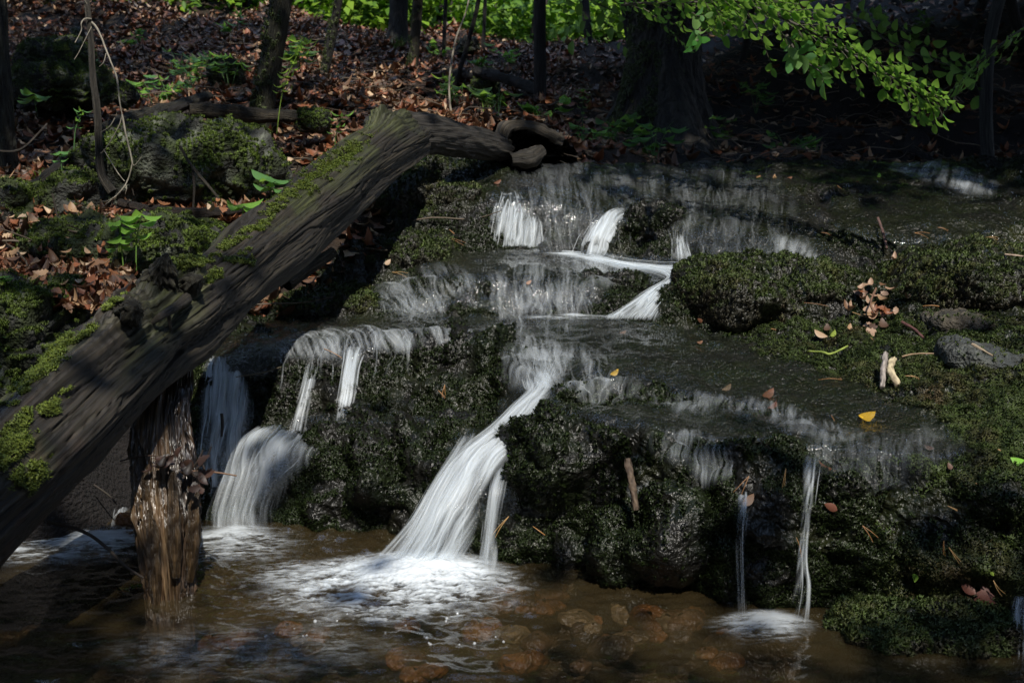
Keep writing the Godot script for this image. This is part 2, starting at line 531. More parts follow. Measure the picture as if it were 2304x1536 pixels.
func build_ledges() -> void:
	var table := ledge_columns()
	var rows := 16
	var ctrl := []                      # per column: control points front to back
	for c in LX.size():
		var px: float = LX[c]
		var t: Array = table[c]
		var p := PackedVector3Array()
		var base := at(px, t[0][0], t[0][1])
		p.append(Vector3(base.x * 0.55, -0.20, -1.5))
		p.append(Vector3(base.x * 0.995, -0.17, base.z + 0.02))
		for r in t: p.append(at(px, r[0], r[1]))
		var k := p[p.size() - 1]
		p.append(Vector3(k.x * 1.08, k.y - 0.05, k.z - 0.4))
		p.append(Vector3(k.x * 1.16, k.y - 0.16, k.z - 0.9))
		p.append(Vector3(k.x * 1.4, k.y - 0.2, k.z - 2.0))
		ctrl.append(p)
	var weights := [10, 12, 95, 75, 45, 55, 50, 45, 55, 45, 60, 60, 8, 6, 5]
	var total := 0.0
	for w in weights: total += w
	var span := PackedInt32Array(); var frac := PackedFloat32Array()
	for j in LNV:
		var f := total * j / (LNV - 1)
		var k := 0
		while k < weights.size() - 1 and f > weights[k]:
			f -= weights[k]; k += 1
		span.append(k); frac.append(clampf(f / weights[k], 0.0, 1.0))
	var base_pos := PackedVector3Array()
	base_pos.resize(LNU * LNV)
	for i in LNU:
		var px := lerpf(LX[0], LX[LX.size() - 1], float(i) / (LNU - 1))
		var c := 0
		while c < LX.size() - 2 and px > LX[c + 1]: c += 1
		var x0: float = LX[maxi(c - 1, 0)]; var x1: float = LX[c]; var x2: float = LX[c + 1]; var x3: float = LX[mini(c + 2, LX.size() - 1)]
		var u := (px - x1) / (x2 - x1)
		var col := PackedVector3Array()
		for r in rows:
			var p0: Vector3 = ctrl[maxi(c - 1, 0)][r]; var p1: Vector3 = ctrl[c][r]; var p2: Vector3 = ctrl[c + 1][r]; var p3: Vector3 = ctrl[mini(c + 2, LX.size() - 1)][r]
			var m1 := (p2 - p0) / (x2 - x0) * (x2 - x1)
			var m2 := (p3 - p1) / (x3 - x1) * (x2 - x1)
			var u2 := u * u; var u3 := u2 * u
			col.append(p1 * (2 * u3 - 3 * u2 + 1) + m1 * (u3 - 2 * u2 + u) + p2 * (3 * u2 - 2 * u3) + m2 * (u3 - u2))
		var tan := PackedVector3Array()
		for r in rows:
			var a := col[maxi(r - 1, 0)]; var b := col[mini(r + 1, rows - 1)]
			tan.append((b - a).normalized())
		for j in LNV:
			var k := span[j]
			var t := frac[j]
			var p1 := col[k]; var p2 := col[k + 1]
			var L := p1.distance_to(p2) * 0.8
			var t2 := t * t; var t3 := t2 * t
			base_pos[j * LNU + i] = p1 * (2 * t3 - 3 * t2 + 1) + tan[k] * (L * (t3 - 2 * t2 + t)) + p2 * (3 * t2 - 2 * t3) + tan[k + 1] * (L * (t3 - t2))
	var nor := normals_of(base_pos, LNU, LNV, false, 1.0)
	if nor[LNU * 200 + 300].y < 0.0:
		for i in nor.size(): nor[i] = -nor[i]
	led.resize(base_pos.size()); led_px.resize(base_pos.size()); led_wet.resize(base_pos.size())
	var fine := PackedVector3Array(); fine.resize(base_pos.size())
	var colr := PackedColorArray(); colr.resize(base_pos.size())
	for i in base_pos.size():
		var p := base_pos[i]
		var q := pixel_of(p)
		led_px[i] = q
		var wet := water_zone(q, WET) if p.y > 0.03 else 0.0
		led_wet[i] = wet
		var steep := 1.0 - smooth(0.35, 0.9, nor[i].y)
		var calm := lerpf(1.0, 0.45, wet)
		var lo := n_lo.get_noise_3dv(p * 5.0) * 0.040 + n_mid.get_noise_3dv(p * 13.0) * 0.020
		var w := p + Vector3(n_mid.get_noise_3dv(p * 9.0), n_mid.get_noise_3dv(p * 9.0 + Vector3(7, 0, 0)), 0) * 0.03
		var cell := n_cell.get_noise_3dv(w * 11.0)
		lo += (0.2 - cell * cell * 0.6) * 0.030 * (0.5 + steep)
		if p.y < -0.03: lo *= 0.4
		led[i] = p + nor[i] * lo * calm
		var cell2 := n_cell.get_noise_3dv(p * 42.0)
		var f := n_fine.get_noise_3dv(p * 60.0) * 0.004 + n_fine.get_noise_3dv(p * 140.0) * 0.0022 - cell2 * cell2 * 0.006
		fine[i] = led[i] + nor[i] * f * calm
		# base colours: black wet rock, green-black moss, brown bed
		var mossy := clampf(0.5 + n_mid.get_noise_3dv(p * 4.0) * 1.2, 0.0, 1.0)
		var c := Color(0.022, 0.021, 0.019).lerp(Color(0.020, 0.026, 0.009), mossy)
		if q.x > 1900.0 and wet < 0.5: c = c.lerp(Color(0.035, 0.042, 0.012), 0.6 * mossy)
		if p.y < -0.03: c = c.lerp(Color(0.085, 0.052, 0.024), smooth(-0.035, -0.10, p.y))
		colr[i] = c
	for i in led.size():
		var q := led_px[i]
		var key := int(floor(q.x / 16.0)) * 1000 + int(floor(q.y / 16.0))
		if not bucket.has(key): bucket[key] = PackedInt32Array()
		bucket[key].append(i)
	led_nor = normals_of(led, LNU, LNV, false, 1.0)
	var nf := normals_of(fine, LNU, LNV, false, 1.0)
	if led_nor[LNU * 200 + 300].y < 0.0:
		for i in nf.size():
			nf[i] = -nf[i]; led_nor[i] = -led_nor[i]
	var rock := put("terrain_ledges", grid_mesh(fine, LNU, LNV, nf, colr), M.wet_rock)
	tag(rock, "stepped black rock ledges of the cascade under running water", "", "", "structure")
	# the film of water that runs over them
	var wpos := PackedVector3Array(); wpos.resize(led.size())
	var uvs := PackedVector2Array(); uvs.resize(led.size())
	var keep := PackedByteArray(); keep.resize(led.size())
	for i in led.size():
		var p := led[i]
		var wet := led_wet[i]
		var ripple := n_mid.get_noise_3d(p.x * 16.0, p.z * 5.0, p.y * 5.0) * 0.007
		var th := lerpf(-0.012, 0.012, smooth(0.1, 0.9, wet + 0.25 * n_mid.get_noise_3dv(p * 16.0)))
		wpos[i] = base_pos[i].lerp(p, 0.65) + nor[i] * (th + ripple * wet)
		uvs[i] = Vector2(float(i % LNU) / LNU * 4.0, float(i / LNU) / LNV * 4.0)
		keep[i] = 1 if wet > 0.04 else 0
	var wn := normals_of(wpos, LNU, LNV, false, 1.0)
	if wn[LNU * 200 + 300].y < 0.0:
		for i in wn.size(): wn[i] = -wn[i]
	var film := put("stream_water", grid_mesh(wpos, LNU, LNV, wn, PackedColorArray(), uvs, keep), M.film)
	tag(film, "thin sheets of clear water sliding over the ledges", "", "", "structure")

# ---------------------------------------------------------------- the forest floor behind and beside the stream
const GNU := 300
const GNV := 320
const GX := [-500, 0, 300, 600, 800, 1000, 1200, 1500, 1800, 2100, 2304, 2800]
var gnd := PackedVector3Array()
var gnd_nor := PackedVector3Array()

func build_ground() -> void:
	var zs := [2.6, 3.0, 3.3, 4.0, 4.5, 5.0, 6.0, 7.0, 8.0, 10.0, 13.0, 18.0, 30.0, 60.0]
	var t := []
	t.append([1900, 1500, 800, 585, 505, 450, 365, 290, 225, 120, 10, -90, -120, -140])
	t.append([2000, 1650, 830, 600, 520, 465, 380, 305, 235, 130, 20, -70, -110, -130])
	t.append([2000, 1750, 1350, 640, 535, 475, 385, 300, 240, 140, 35, -30, -60, -90])
	t.append([2000, 1800, 1450, 1000, 660, 480, 340, 250, 195, 120, 40, 0, -10, -30])
	t.append([2000, 1800, 1500, 1100, 800, 510, 325, 255, 207, 140, 84, 60, 50, 20])
	t.append([2000, 1800, 1500, 1200, 900, 620, 335, 268, 226, 165, 118, 85, 70, 40])
	t.append([2000, 1800, 1600, 1300, 950, 660, 370, 305, 256, 190, 138, 96, 75, 45])
	t.append([2000, 1800, 1700, 1300, 980, 720, 410, 342, 300, 222, 145, 100, 78, 45])
	t.append([2000, 1800, 1700, 1300, 980, 720, 430, 368, 325, 170, 40, 10, 0, -10])
	t.append([2000, 1800, 1700, 1300, 980, 740, 430, 368, 315, 140, 10, -20, -40, -60])
	t.append([2000, 1800, 1700, 1300, 1000, 780, 430, 366, 300, 120, 0, -40, -60, -90])
	t.append([2000, 1800, 1700, 1300, 1000, 780, 420, 350, 280, 120, 0, -60, -90, -130])
	gnd.resize(GNU * GNV)
	var col := PackedColorArray(); col.resize(gnd.size())
	for j in GNV:
		var f := pow(float(j) / (GNV - 1), 1.0)
		var z: float = 2.4 * pow(62.0 / 2.4, pow(f, 1.05))
		var k := 0
		while k < zs.size() - 2 and z > zs[k + 1]: k += 1
		var u: float = clampf((z - zs[k]) / (zs[k + 1] - zs[k]), 0.0, 1.0)
		for i in GNU:
			var px := lerpf(GX[0], GX[GX.size() - 1], float(i) / (GNU - 1))
			var c := 0
			while c < GX.size() - 2 and px > GX[c + 1]: c += 1
			var v: float = (px - GX[c]) / (GX[c + 1] - GX[c])
			v = v * v * (3 - 2 * v)
			var h := PackedFloat32Array()
			for kk in [maxi(k - 1, 0), k, k + 1, mini(k + 2, zs.size() - 1)]:
				h.append(lerpf(at(px, t[c][kk], zs[kk]).y, at(px, t[c + 1][kk], zs[kk]).y, v))
			var y := cubic_interpolate_in_time(h[1], h[2], h[0], h[3], u, 1.0, -0.8, 1.8)
			var x := at(px, 300, z).x
			var rough := clampf(z * 0.02, 0.03, 0.3)
			y += n_lo.get_noise_2d(x * 0.6, z * 0.6) * rough + n_lo.get_noise_2d(x * 2.0 + 9.0, z * 2.0) * 0.04 + n_mid.get_noise_2d(x * 6.0, z * 6.0) * 0.02
			var p := Vector3(x, y, -z)
			gnd[j * GNU + i] = p
			col[j * GNU + i] = Color(0.060, 0.030, 0.016).lerp(Color(0.035, 0.026, 0.013), clampf(0.5 + n_lo.get_noise_2d(x * 2.0, z * 2.0), 0, 1)).lerp(Color(0.014, 0.011, 0.008), maxf(smooth(1350, 1600, px), smooth(0.50, 0.36, y)))  # low soil is wet; the right bank's shade is painted in dark
	gnd_nor = normals_of(gnd, GNU, GNV, false, 1.0)
	if gnd_nor[GNU * 100 + 100].y < 0.0:
		for i in gnd_nor.size(): gnd_nor[i] = -gnd_nor[i]
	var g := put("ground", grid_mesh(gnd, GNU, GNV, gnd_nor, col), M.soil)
	tag(g, "sloping forest floor of soil on both banks, shade painted darker on the right", "", "", "structure")

func ground_y(x: float, z: float) -> float:                  # height of the forest floor at a place, z metres ahead
	var f := pow(clampf(log(z / 2.4) / log(62.0 / 2.4), 0.0, 1.0), 1.0 / 1.05) * (GNV - 1)
	var j := clampi(int(f), 0, GNV - 2)
	var x0 := gnd[j * GNU].x; var x1 := gnd[j * GNU + GNU - 1].x
	var g := clampf((x - x0) / (x1 - x0), 0.0, 0.999) * (GNU - 1)
	var i := int(g)
	var a := lerpf(gnd[j * GNU + i].y, gnd[j * GNU + i + 1].y, g - i)
	var b := lerpf(gnd[(j + 1) * GNU + i].y, gnd[(j + 1) * GNU + i + 1].y, g - i)
	return lerpf(a, b, f - j)

func on_ground(px: float, z: float) -> Vector3:
	var x := at(px, 300, z).x
	return Vector3(x, ground_y(x, z), -z)

func build_pool() -> void:
	var nu := 420
	var nv := 300
	var pos := PackedVector3Array(); pos.resize(nu * nv)
	for j in nv:
		var z := lerpf(1.3, 4.2, pow(float(j) / (nv - 1), 1.2))
		for i in nu:
			var x := lerpf(-0.62, 0.62, float(i) / (nu - 1)) * (z + 0.3)
			# ripples: long crests across the view, rougher below the falls
			var d1 := Vector2(x + 0.22, z - 3.0).length()
			var d2 := Vector2(x + 0.75, z - 3.3).length()
			var d3 := Vector2(x - 0.52, z - 2.72).length()
			var stir := exp(-d1 * d1 * 3.5) + exp(-d2 * d2 * 4.0) * 0.8 + exp(-d3 * d3 * 18.0) * 0.6
			var y := n_mid.get_noise_2d(x * 5.0 + 3.0, z * 11.0) * 0.004 + n_line.get_noise_2d(x * 12.0, z * 30.0) * 0.0022
			y += n_line.get_noise_2d(x * 14.0, z * 26.0 + 9.0) * 0.010 * stir
			pos[j * nu + i] = Vector3(x, y, -z)
	var nor := normals_of(pos, nu, nv, false, 1.0)
	if nor[1000].y < 0.0:
		for i in nor.size(): nor[i] = -nor[i]
	var w := put("pool_water", grid_mesh(pos, nu, nv, nor), M.pool)
	tag(w, "brown rippled water of the pool below the cascade", "", "", "structure")

# ---------------------------------------------------------------- boulders
var moss_spots := []                  # [positions, normals, kind, scale, parent] gathered from the rocks

func boulder_mesh(r: Vector3, boxy: float, rough: float, seed_: float, base: Color, patch: Color, patchy: float, strata := 0.0, nu := 97, nv := 61, lichen := Color(0, 0, 0, 0)) -> Array:
	var pos := PackedVector3Array(); var col := PackedColorArray()
	var off := Vector3(seed_ * 3.7, seed_ * 1.3, seed_ * 7.1)
	for j in nv:
		var ph := PI * (float(j) / (nv - 1) - 0.5)
		for i in nu:
			var a := TAU * float(i % (nu - 1)) / (nu - 1)
			var cx := cos(a) * cos(ph); var cy := sin(ph); var cz := sin(a) * cos(ph)
			var p := Vector3(signf(cx) * pow(absf(cx), boxy) * r.x, signf(cy) * pow(absf(cy), boxy) * r.y, signf(cz) * pow(absf(cz), boxy) * r.z)
			var n := Vector3(p.x / (r.x * r.x), p.y / (r.y * r.y), p.z / (r.z * r.z)).normalized()
			var m := minf(r.x, minf(r.y, r.z))
			var d := n_lo.get_noise_3dv(p * 4.5 + off) * 0.55 * m + n_mid.get_noise_3dv(p * 14.0 + off) * 0.022
			var c := n_cell.get_noise_3dv(p * 13.0 + off)
			d += (0.2 - c * c * 0.6) * 0.024
			if strata > 0.0:
				var s := fposmod(p.y * 16.0 + p.x * 3.0 + n_lo.get_noise_3dv(p * 3.0 + off) * 2.0, 1.0)
				d += (s - 0.5) * strata
			d += n_fine.get_noise_3dv(p * 55.0 + off) * 0.005
			pos.append(p + n * d * rough)
			var t := smooth(0.05, 0.35, n_mid.get_noise_3dv(p * 7.0 + off) + 0.25 * n_fine.get_noise_3dv(p * 30.0 + off) + patchy - 0.5)
			var cc := base.lerp(patch, t)
			if lichen.a > 0.0: cc = cc.lerp(lichen, smooth(0.30, 0.42, n_mid.get_noise_3dv(p * 6.0 + off + Vector3(50, 0, 0)) + 0.2 * n_fine.get_noise_3dv(p * 40.0 + off)))
			col.append(cc)
	var nor := normals_of(pos, nu, nv, true, 1.0)
	var facing_out := 0.0
	for i in range(nu * 10, nu * (nv - 10), 7): facing_out += signf(nor[i].dot(pos[i]))
	if facing_out < 0.0:
		for i in nor.size(): nor[i] = -nor[i]
	for i in nu:
		nor[i] = Vector3.DOWN; nor[(nv - 1) * nu + i] = Vector3.UP
	return [grid_mesh(pos, nu, nv, nor, col), pos, nor]

func rock_at(called: String, label: String, cat: String, box: Array, z: float, rz: float, opt := {}) -> Node3D:
	var c := at((box[0] + box[2]) * 0.5, (box[1] + box[3]) * 0.5, z)
	var r := Vector3((box[2] - box[0]) * 0.5 * z / F, (box[3] - box[1]) * 0.5 * z / F, rz)
	var o := thing(called, label, cat, c, opt.get("group", ""))
	var sd: float = opt.get("seed", c.x * 31.0 + c.y * 17.0)
	var made := boulder_mesh(r, opt.get("boxy", 0.8), opt.get("rough", 1.0), sd, opt.get("base", Color(0.02, 0.02, 0.018)), opt.get("patch", Color(0.018, 0.026, 0.008)), opt.get("patchy", 0.55), opt.get("strata", 0.0), 97, 61, opt.get("lichen", Color(0, 0, 0, 0)))
	put("stone", made[0], opt.get("mat", M.wet_rock), o)
	o.rotation = opt.get("turn", Vector3.ZERO)
	if opt.has("moss"):
		moss_spots.append([o, made[1], made[2], opt.moss])
	return o

func build_rocks() -> void:
	var wetm := {"kind": "wet", "n": 2600, "size": 0.010, "up": -0.7}
	var list := [
		["glossy black mossy block beside the lowest post, under the wide shelf", [690, 985, 890, 1225], 3.50, 0.15, 2800],
		["mossy black block just left of the white main fall", [800, 945, 1085, 1225], 3.42, 0.20, 3600],
		["domed mossy rock above the main fall, parting the wide shelf", [955, 752, 1165, 945], 3.88, 0.20, 2800],
		["narrow black rock between two thin falls near the log", [615, 815, 745, 1005], 3.86, 0.10, 1400],
		["glistening black rock between the narrow fall and the mossy dome", [785, 785, 985, 955], 3.88, 0.16, 2400],
		["big mossy wall just right of the white main fall", [1130, 940, 1460, 1330], 3.14, 0.15, 5200],
		["bulging mossy block that juts out above the brown pebbles", [1360, 1085, 1665, 1385], 2.96, 0.15, 4200],
		["small rounded mossy knob above the thin right falls", [1640, 1000, 1800, 1100], 2.93, 0.10, 1300],
		["mossy rock wedged between the two upper falls", [1395, 478, 1520, 605], 5.02, 0.12, 1100],
		["dark mossy clump in the veil of the second step", [1025, 640, 1115, 718], 4.47, 0.09, 800],
		["long black mossy clump beside the foaming chute", [1255, 618, 1450, 712], 4.50, 0.12, 1500],
		["small mossy cushion in the run above the main fall", [1245, 868, 1340, 940], 3.42, 0.07, 700],
		["rounded mossy cushion with water parting round it", [1405, 873, 1500, 932], 3.40, 0.07, 700],
		["low black rock that the broken edge of the right falls rests on", [1640, 1200, 1800, 1400], 2.84, 0.12, 1600],
		["mossy rock under the overhang at the right end of the pool", [1830, 1040, 2010, 1210], 2.84, 0.14, 1700],
	]
	for e in list:
		var w: Dictionary = wetm.duplicate(); w.n = e[4]
		rock_at("mossy_rock", e[0], "rock", e[1], e[2], e[3], {"moss": w, "boxy": 0.6, "rough": 1.35})
	var damp := [
		["long mossy mound beside the foaming chute, with a pale leaf on it", [1512, 590, 1940, 742], 4.34, 0.27, 6500],
		["high mossy mound on the right bank above the pile of dead leaves", [2000, 562, 2440, 720], 4.2, 0.34, 7000],
		["low mossy cushion at the water line of the right bank", [1850, 1362, 2330, 1490], 2.57, 0.14, 5200],
		["mossy hump behind the brown oak leaf by the pool", [2060, 1320, 2380, 1430], 2.62, 0.12, 2600],
	]
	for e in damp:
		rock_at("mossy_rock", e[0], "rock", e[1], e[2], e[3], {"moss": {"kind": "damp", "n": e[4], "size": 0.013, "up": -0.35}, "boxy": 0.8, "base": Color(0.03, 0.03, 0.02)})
	var shade := [
		["dark mossy mound under the log beside the second step", [820, 535, 1010, 665], 4.92, 0.18, 2000],
		["flat mossy ledge in the shade under the log", [600, 655, 900, 735], 4.50, 0.16, 2200],
		["broad mossy shoulder left of the upper fall", [770, 410, 1095, 570], 5.30, 0.25, 3600],
		["mossy slab below the second fallen log", [900, 350, 1150, 425], 5.72, 0.2, 1800],
	]
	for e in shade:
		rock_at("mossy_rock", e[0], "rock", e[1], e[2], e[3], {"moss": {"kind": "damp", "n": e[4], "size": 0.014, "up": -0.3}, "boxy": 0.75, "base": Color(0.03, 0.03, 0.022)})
	# the left bank: grey stones with lichen and green moss
	var grey := Color(0.075, 0.08, 0.07)
	var lichen := Color(0.26, 0.29, 0.22)
	var bank := [
		["upper of two stacked mossy boulders on the slope", [60, 95, 200, 175], 7.0, 0.25, 1500, 0.4],
		["lower of two stacked mossy boulders, pale lichen on its edge", [48, 145, 225, 245], 6.9, 0.28, 1900, 0.35],
		["large mossy outcrop with pale lichen patches behind the log", [235, 283, 610, 500], 5.0, 0.36, 5200, 0.52],
		["grey stone beside ferns on the leafy slope", [468, 142, 548, 195], 7.6, 0.12, 160, 0.7],
		["flat mossy slab behind the bright seedling", [60, 498, 500, 665], 4.25, 0.30, 5200, 0.35],
		["dark mossy bank block at the left edge below the slab", [-160, 640, 185, 900], 3.5, 0.26, 3600, 0.2],
		["small round mossy stone among roots below the leaning tree", [668, 245, 735, 292], 6.1, 0.08, 300, 0.3],
		["mossy stone under the thin tree with the kinked base", [620, 84, 690, 118], 10.0, 0.12, 300, 0.5],
		["tilted grey slab beside the thin sapling's foot", [160, 335, 250, 385], 4.95, 0.10, 260, 0.6],
		["low dark stone under the curved root", [100, 395, 235, 490], 4.7, 0.14, 900, 0.4],
		["mossy stone at the left edge under the root", [-60, 420, 100, 500], 4.6, 0.16, 900, 0.3],
		["small green stone above the large outcrop", [235, 190, 300, 230], 6.6, 0.08, 260, 0.4],
		["dark stone on the shaded slope beyond the second log", [1060, 180, 1120, 212], 9.0, 0.1, 150, 0.4],
		["pale broken stump stone far up the slope", [1030, 85, 1075, 120], 12.5, 0.15, 0, 0.8],
		["pale pebble set in the leaf litter uphill", [155, 66, 185, 90], 9.0, 0.06, 0, 0.9],
	]
	for e in bank:
		var o := {"mat": M.dry_rock, "base": grey, "patch": Color(0.045, 0.068, 0.012), "patchy": 0.78, "lichen": lichen, "boxy": 0.7, "rough": 0.85, "strata": 0.04}
		if e[4] > 0: o.moss = {"kind": "green", "n": int(e[4] * 4.0), "size": 0.0075, "up": -0.1, "patchy": true}
		rock_at("boulder", e[0], "rock", e[1], e[2], e[3], o)
	rock_at("flat_stone", "brown flat stone jutting from the moss of the right bank", "stone", [2090, 706, 2225, 760], 3.84, 0.10, {"moss": {"kind": "damp", "n": 90, "size": 0.010, "up": 0.5, "patchy": true}, "mat": M.dry_rock, "base": Color(0.14, 0.12, 0.09), "patch": Color(0.09, 0.085, 0.07), "boxy": 0.6, "rough": 0.7, "strata": 0.02})
	rock_at("flat_stone", "blue grey slab sunk in moss at the right edge", "stone", [2120, 786, 2380, 866], 3.45, 0.16, {"moss": {"kind": "damp", "n": 130, "size": 0.010, "up": 0.5, "patchy": true}, "mat": M.dry_rock, "base": Color(0.10, 0.115, 0.115), "patch": Color(0.14, 0.15, 0.14), "boxy": 0.6, "rough": 0.6, "turn": Vector3(0, 0, -0.25)})
	# stones on the bed of the pool
	var r := RandomNumberGenerator.new(); r.seed = 77
	var hues := [["rust orange", Color(0.30, 0.12, 0.035)], ["brown", Color(0.17, 0.09, 0.04)], ["tan", Color(0.26, 0.17, 0.08)], ["dark brown", Color(0.10, 0.06, 0.03)]]
	var shapes := []
	for k in hues.size():
		for v in 2:
			shapes.append(boulder_mesh(Vector3(0.05, 0.022, 0.04), 0.85, 0.5, k * 3.0 + v, hues[k][1], hues[k][1] * 0.6, 0.5, 0.0, 29, 17)[0])
	for i in 64:
		var px := r.randf_range(1120, 1640)
		var py := r.randf_range(1310, 1500)
		if i > 48:
			px = r.randf_range(480, 1100); py = r.randf_range(1400, 1530)
		var p := at_height(px, py, -0.05 - r.randf() * 0.03)
		var k := r.randi() % hues.size()
		if i % 3 == 0: k = 0
		var o := put("river_stone", shapes[k * 2 + r.randi() % 2], M.wet_rock)
		o.position = p
		var sc := r.randf_range(0.5, 1.15)
		o.scale = Vector3(sc, sc * r.randf_range(0.7, 1.1), sc)
		o.rotation = Vector3(r.randf_range(-0.2, 0.2), r.randf() * TAU, r.randf_range(-0.2, 0.2))
		tag(o, "%s %s stone underwater %s" % [["small", "medium", "large"][clampi(int((sc - 0.5) / 0.22), 0, 2)], hues[k][0], "far out below the big foam patch" if px < 1110 else ["close under the mossy wall", "midway out from the mossy wall", "farthest out from the mossy wall"][clampi(int((py - 1310) / 64.0), 0, 2)] + ["", " by the foam", " by the thin falls"][clampi(int((px - 1120) / 174.0), 0, 2)]], "stone", "stones on the bed of the pool")
	var od := rock_at("river_stone", "orange wet stone that splits the small fall behind the post", "stone", [255, 1150, 330, 1200], 3.35, 0.04, {"base": Color(0.28, 0.11, 0.03), "patch": Color(0.2, 0.1, 0.04), "rough": 0.5})

# ---------------------------------------------------------------- moss
func build_moss() -> void:
	var tuft := [tuft_mesh(9, 0.8, 1), tuft_mesh(11, 1.1, 2)]
	var r := RandomNumberGenerator.new(); r.seed = 5
	# on the ledges themselves: dense, only where no sheet of water runs
	var wet: Array[Transform3D] = []; var wet_c := PackedColorArray()
	var damp: Array[Transform3D] = []; var damp_c := PackedColorArray()
	for k in 190000:
		var i := r.randi() % led.size()
		var p := led[i]
		if p.y < -0.005 or led_wet[i] > 0.5 + 0.3 * n_mid.get_noise_3dv(p * 16.0): continue
		var q := led_px[i]
		if q.x < -150 or q.x > 2400: continue
		var patch := n_mid.get_noise_3dv(p * 3.0) + 0.5 * n_fine.get_noise_3dv(p * 12.0)
		if q.x > 1780.0 and q.y > 1220.0: patch += 0.35
		var n := led_nor[i]
		# right bank: damp and olive; faces under the falls: soaked and nearly black
		var dry := smooth(1600, 1850, q.x) * smooth(930, 820, q.y) * smooth(700, 750, q.y)
		dry = maxf(dry, smooth(1980, 2150, q.x) * smooth(1120, 980, q.y) * smooth(700, 740, q.y))
		dry = maxf(dry, smooth(1900, 2250, q.x) * 0.4 * smooth(1150, 1300, q.y))
		dry = maxf(dry, smooth(480, 380, q.x))
		var is_damp := r.randf() < dry
		if not is_damp and patch < -0.22: continue
		var size := r.randf_range(0.006, 0.012) * (1.3 if is_damp else 1.0)
		var lean := (n + Vector3(r.randf_range(-0.5, 0.5), -0.25 if not is_damp else 0.3, r.randf_range(-0.4, 0.4))).normalized()
		var t := Transform3D(facing(lean, r.randf() * TAU).scaled(Vector3(1, 1, 1) * size), p - n * size * 0.25)
		var v := r.randf_range(0.6, 1.4)
		if is_damp:
			damp.append(t); damp_c.append(Color(0.042, 0.066, 0.011).lerp(Color(0.065, 0.045, 0.018), clampf(patch, 0, 1)) * v)
		else:
			wet.append(t); wet_c.append(Color(0.015, 0.025, 0.006) * v)
	scatter("wet_moss", tuft[0], M.wet_moss, wet, wet_c, null, "soaked black green moss on the ledge faces")
	scatter("bank_moss", tuft[1], M.damp_moss, damp, damp_c, null, "olive moss over the stones of the right bank")
	# on the boulders
	for e in moss_spots:
		var o: Node3D = e[0]; var pos: PackedVector3Array = e[1]; var nor: PackedVector3Array = e[2]; var opt: Dictionary = e[3]
		var where: Array[Transform3D] = []; var tint := PackedColorArray()
		var tries := 0
		while where.size() < opt.n and tries < opt.n * 40:
			tries += 1
			var i := r.randi() % pos.size()
			var n := nor[i]
			# fewer at the poles, where the grid is dense
			if r.randf() > maxf(0.05, cos(PI * (float(i / 97) / 60.0 - 0.5))): continue
			if n.y < opt.up or n.z < -0.55: continue
			var p := pos[i]
			var g := p + o.position
			if g.y < 0.0: continue
			var patch := n_mid.get_noise_3dv(g * 5.0) + 0.4 * n_fine.get_noise_3dv(g * 22.0)
			if opt.has("patchy") and patch < -0.12 - n.y * 0.4: continue
			var size: float = opt.size * r.randf_range(0.6, 1.15)
			p += Vector3(r.randf_range(-1, 1), r.randf_range(-0.6, 0.6), r.randf_range(-1, 1)) * 0.006
			var lean := (n + Vector3(r.randf_range(-0.4, 0.4), 0.35 if opt.kind != "wet" else -0.2, r.randf_range(-0.4, 0.4))).normalized()
			where.append(Transform3D(facing(lean, r.randf() * TAU).scaled(Vector3.ONE * size), p - n * size * 0.25))
			var v := r.randf_range(0.6, 1.4)
			match opt.kind:
				"wet": tint.append(Color(0.015, 0.025, 0.006) * v)
				"damp": tint.append(Color(0.044, 0.070, 0.011).lerp(Color(0.022, 0.020, 0.009), smooth(0.55, 0.05, n.y + 0.5 * patch)).lerp(Color(0.07, 0.045, 0.018), clampf(patch * 0.6, 0, 1)) * v)  # steep faces tinted darker and browner: shade painted into the moss
				_: tint.append(Color(0.105, 0.165, 0.014).lerp(Color(0.065, 0.095, 0.013), clampf(0.5 - patch, 0, 1)) * v)
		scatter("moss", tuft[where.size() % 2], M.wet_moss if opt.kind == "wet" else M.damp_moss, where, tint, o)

# ---------------------------------------------------------------- fallen leaves
var dry_shapes := []

func brown(r: RandomNumberGenerator) -> Array:
	var k := r.randf()
	if k < 0.28: return ["russet", Color(0.16, 0.055, 0.022)]
	if k < 0.52: return ["brown", Color(0.13, 0.07, 0.038)]
	if k < 0.70: return ["dark brown", Color(0.065, 0.034, 0.02)]
	if k < 0.84: return ["tan", Color(0.26, 0.16, 0.085)]
	if k < 0.92: return ["pale buff", Color(0.38, 0.27, 0.17)]
	return ["copper", Color(0.21, 0.085, 0.035)]

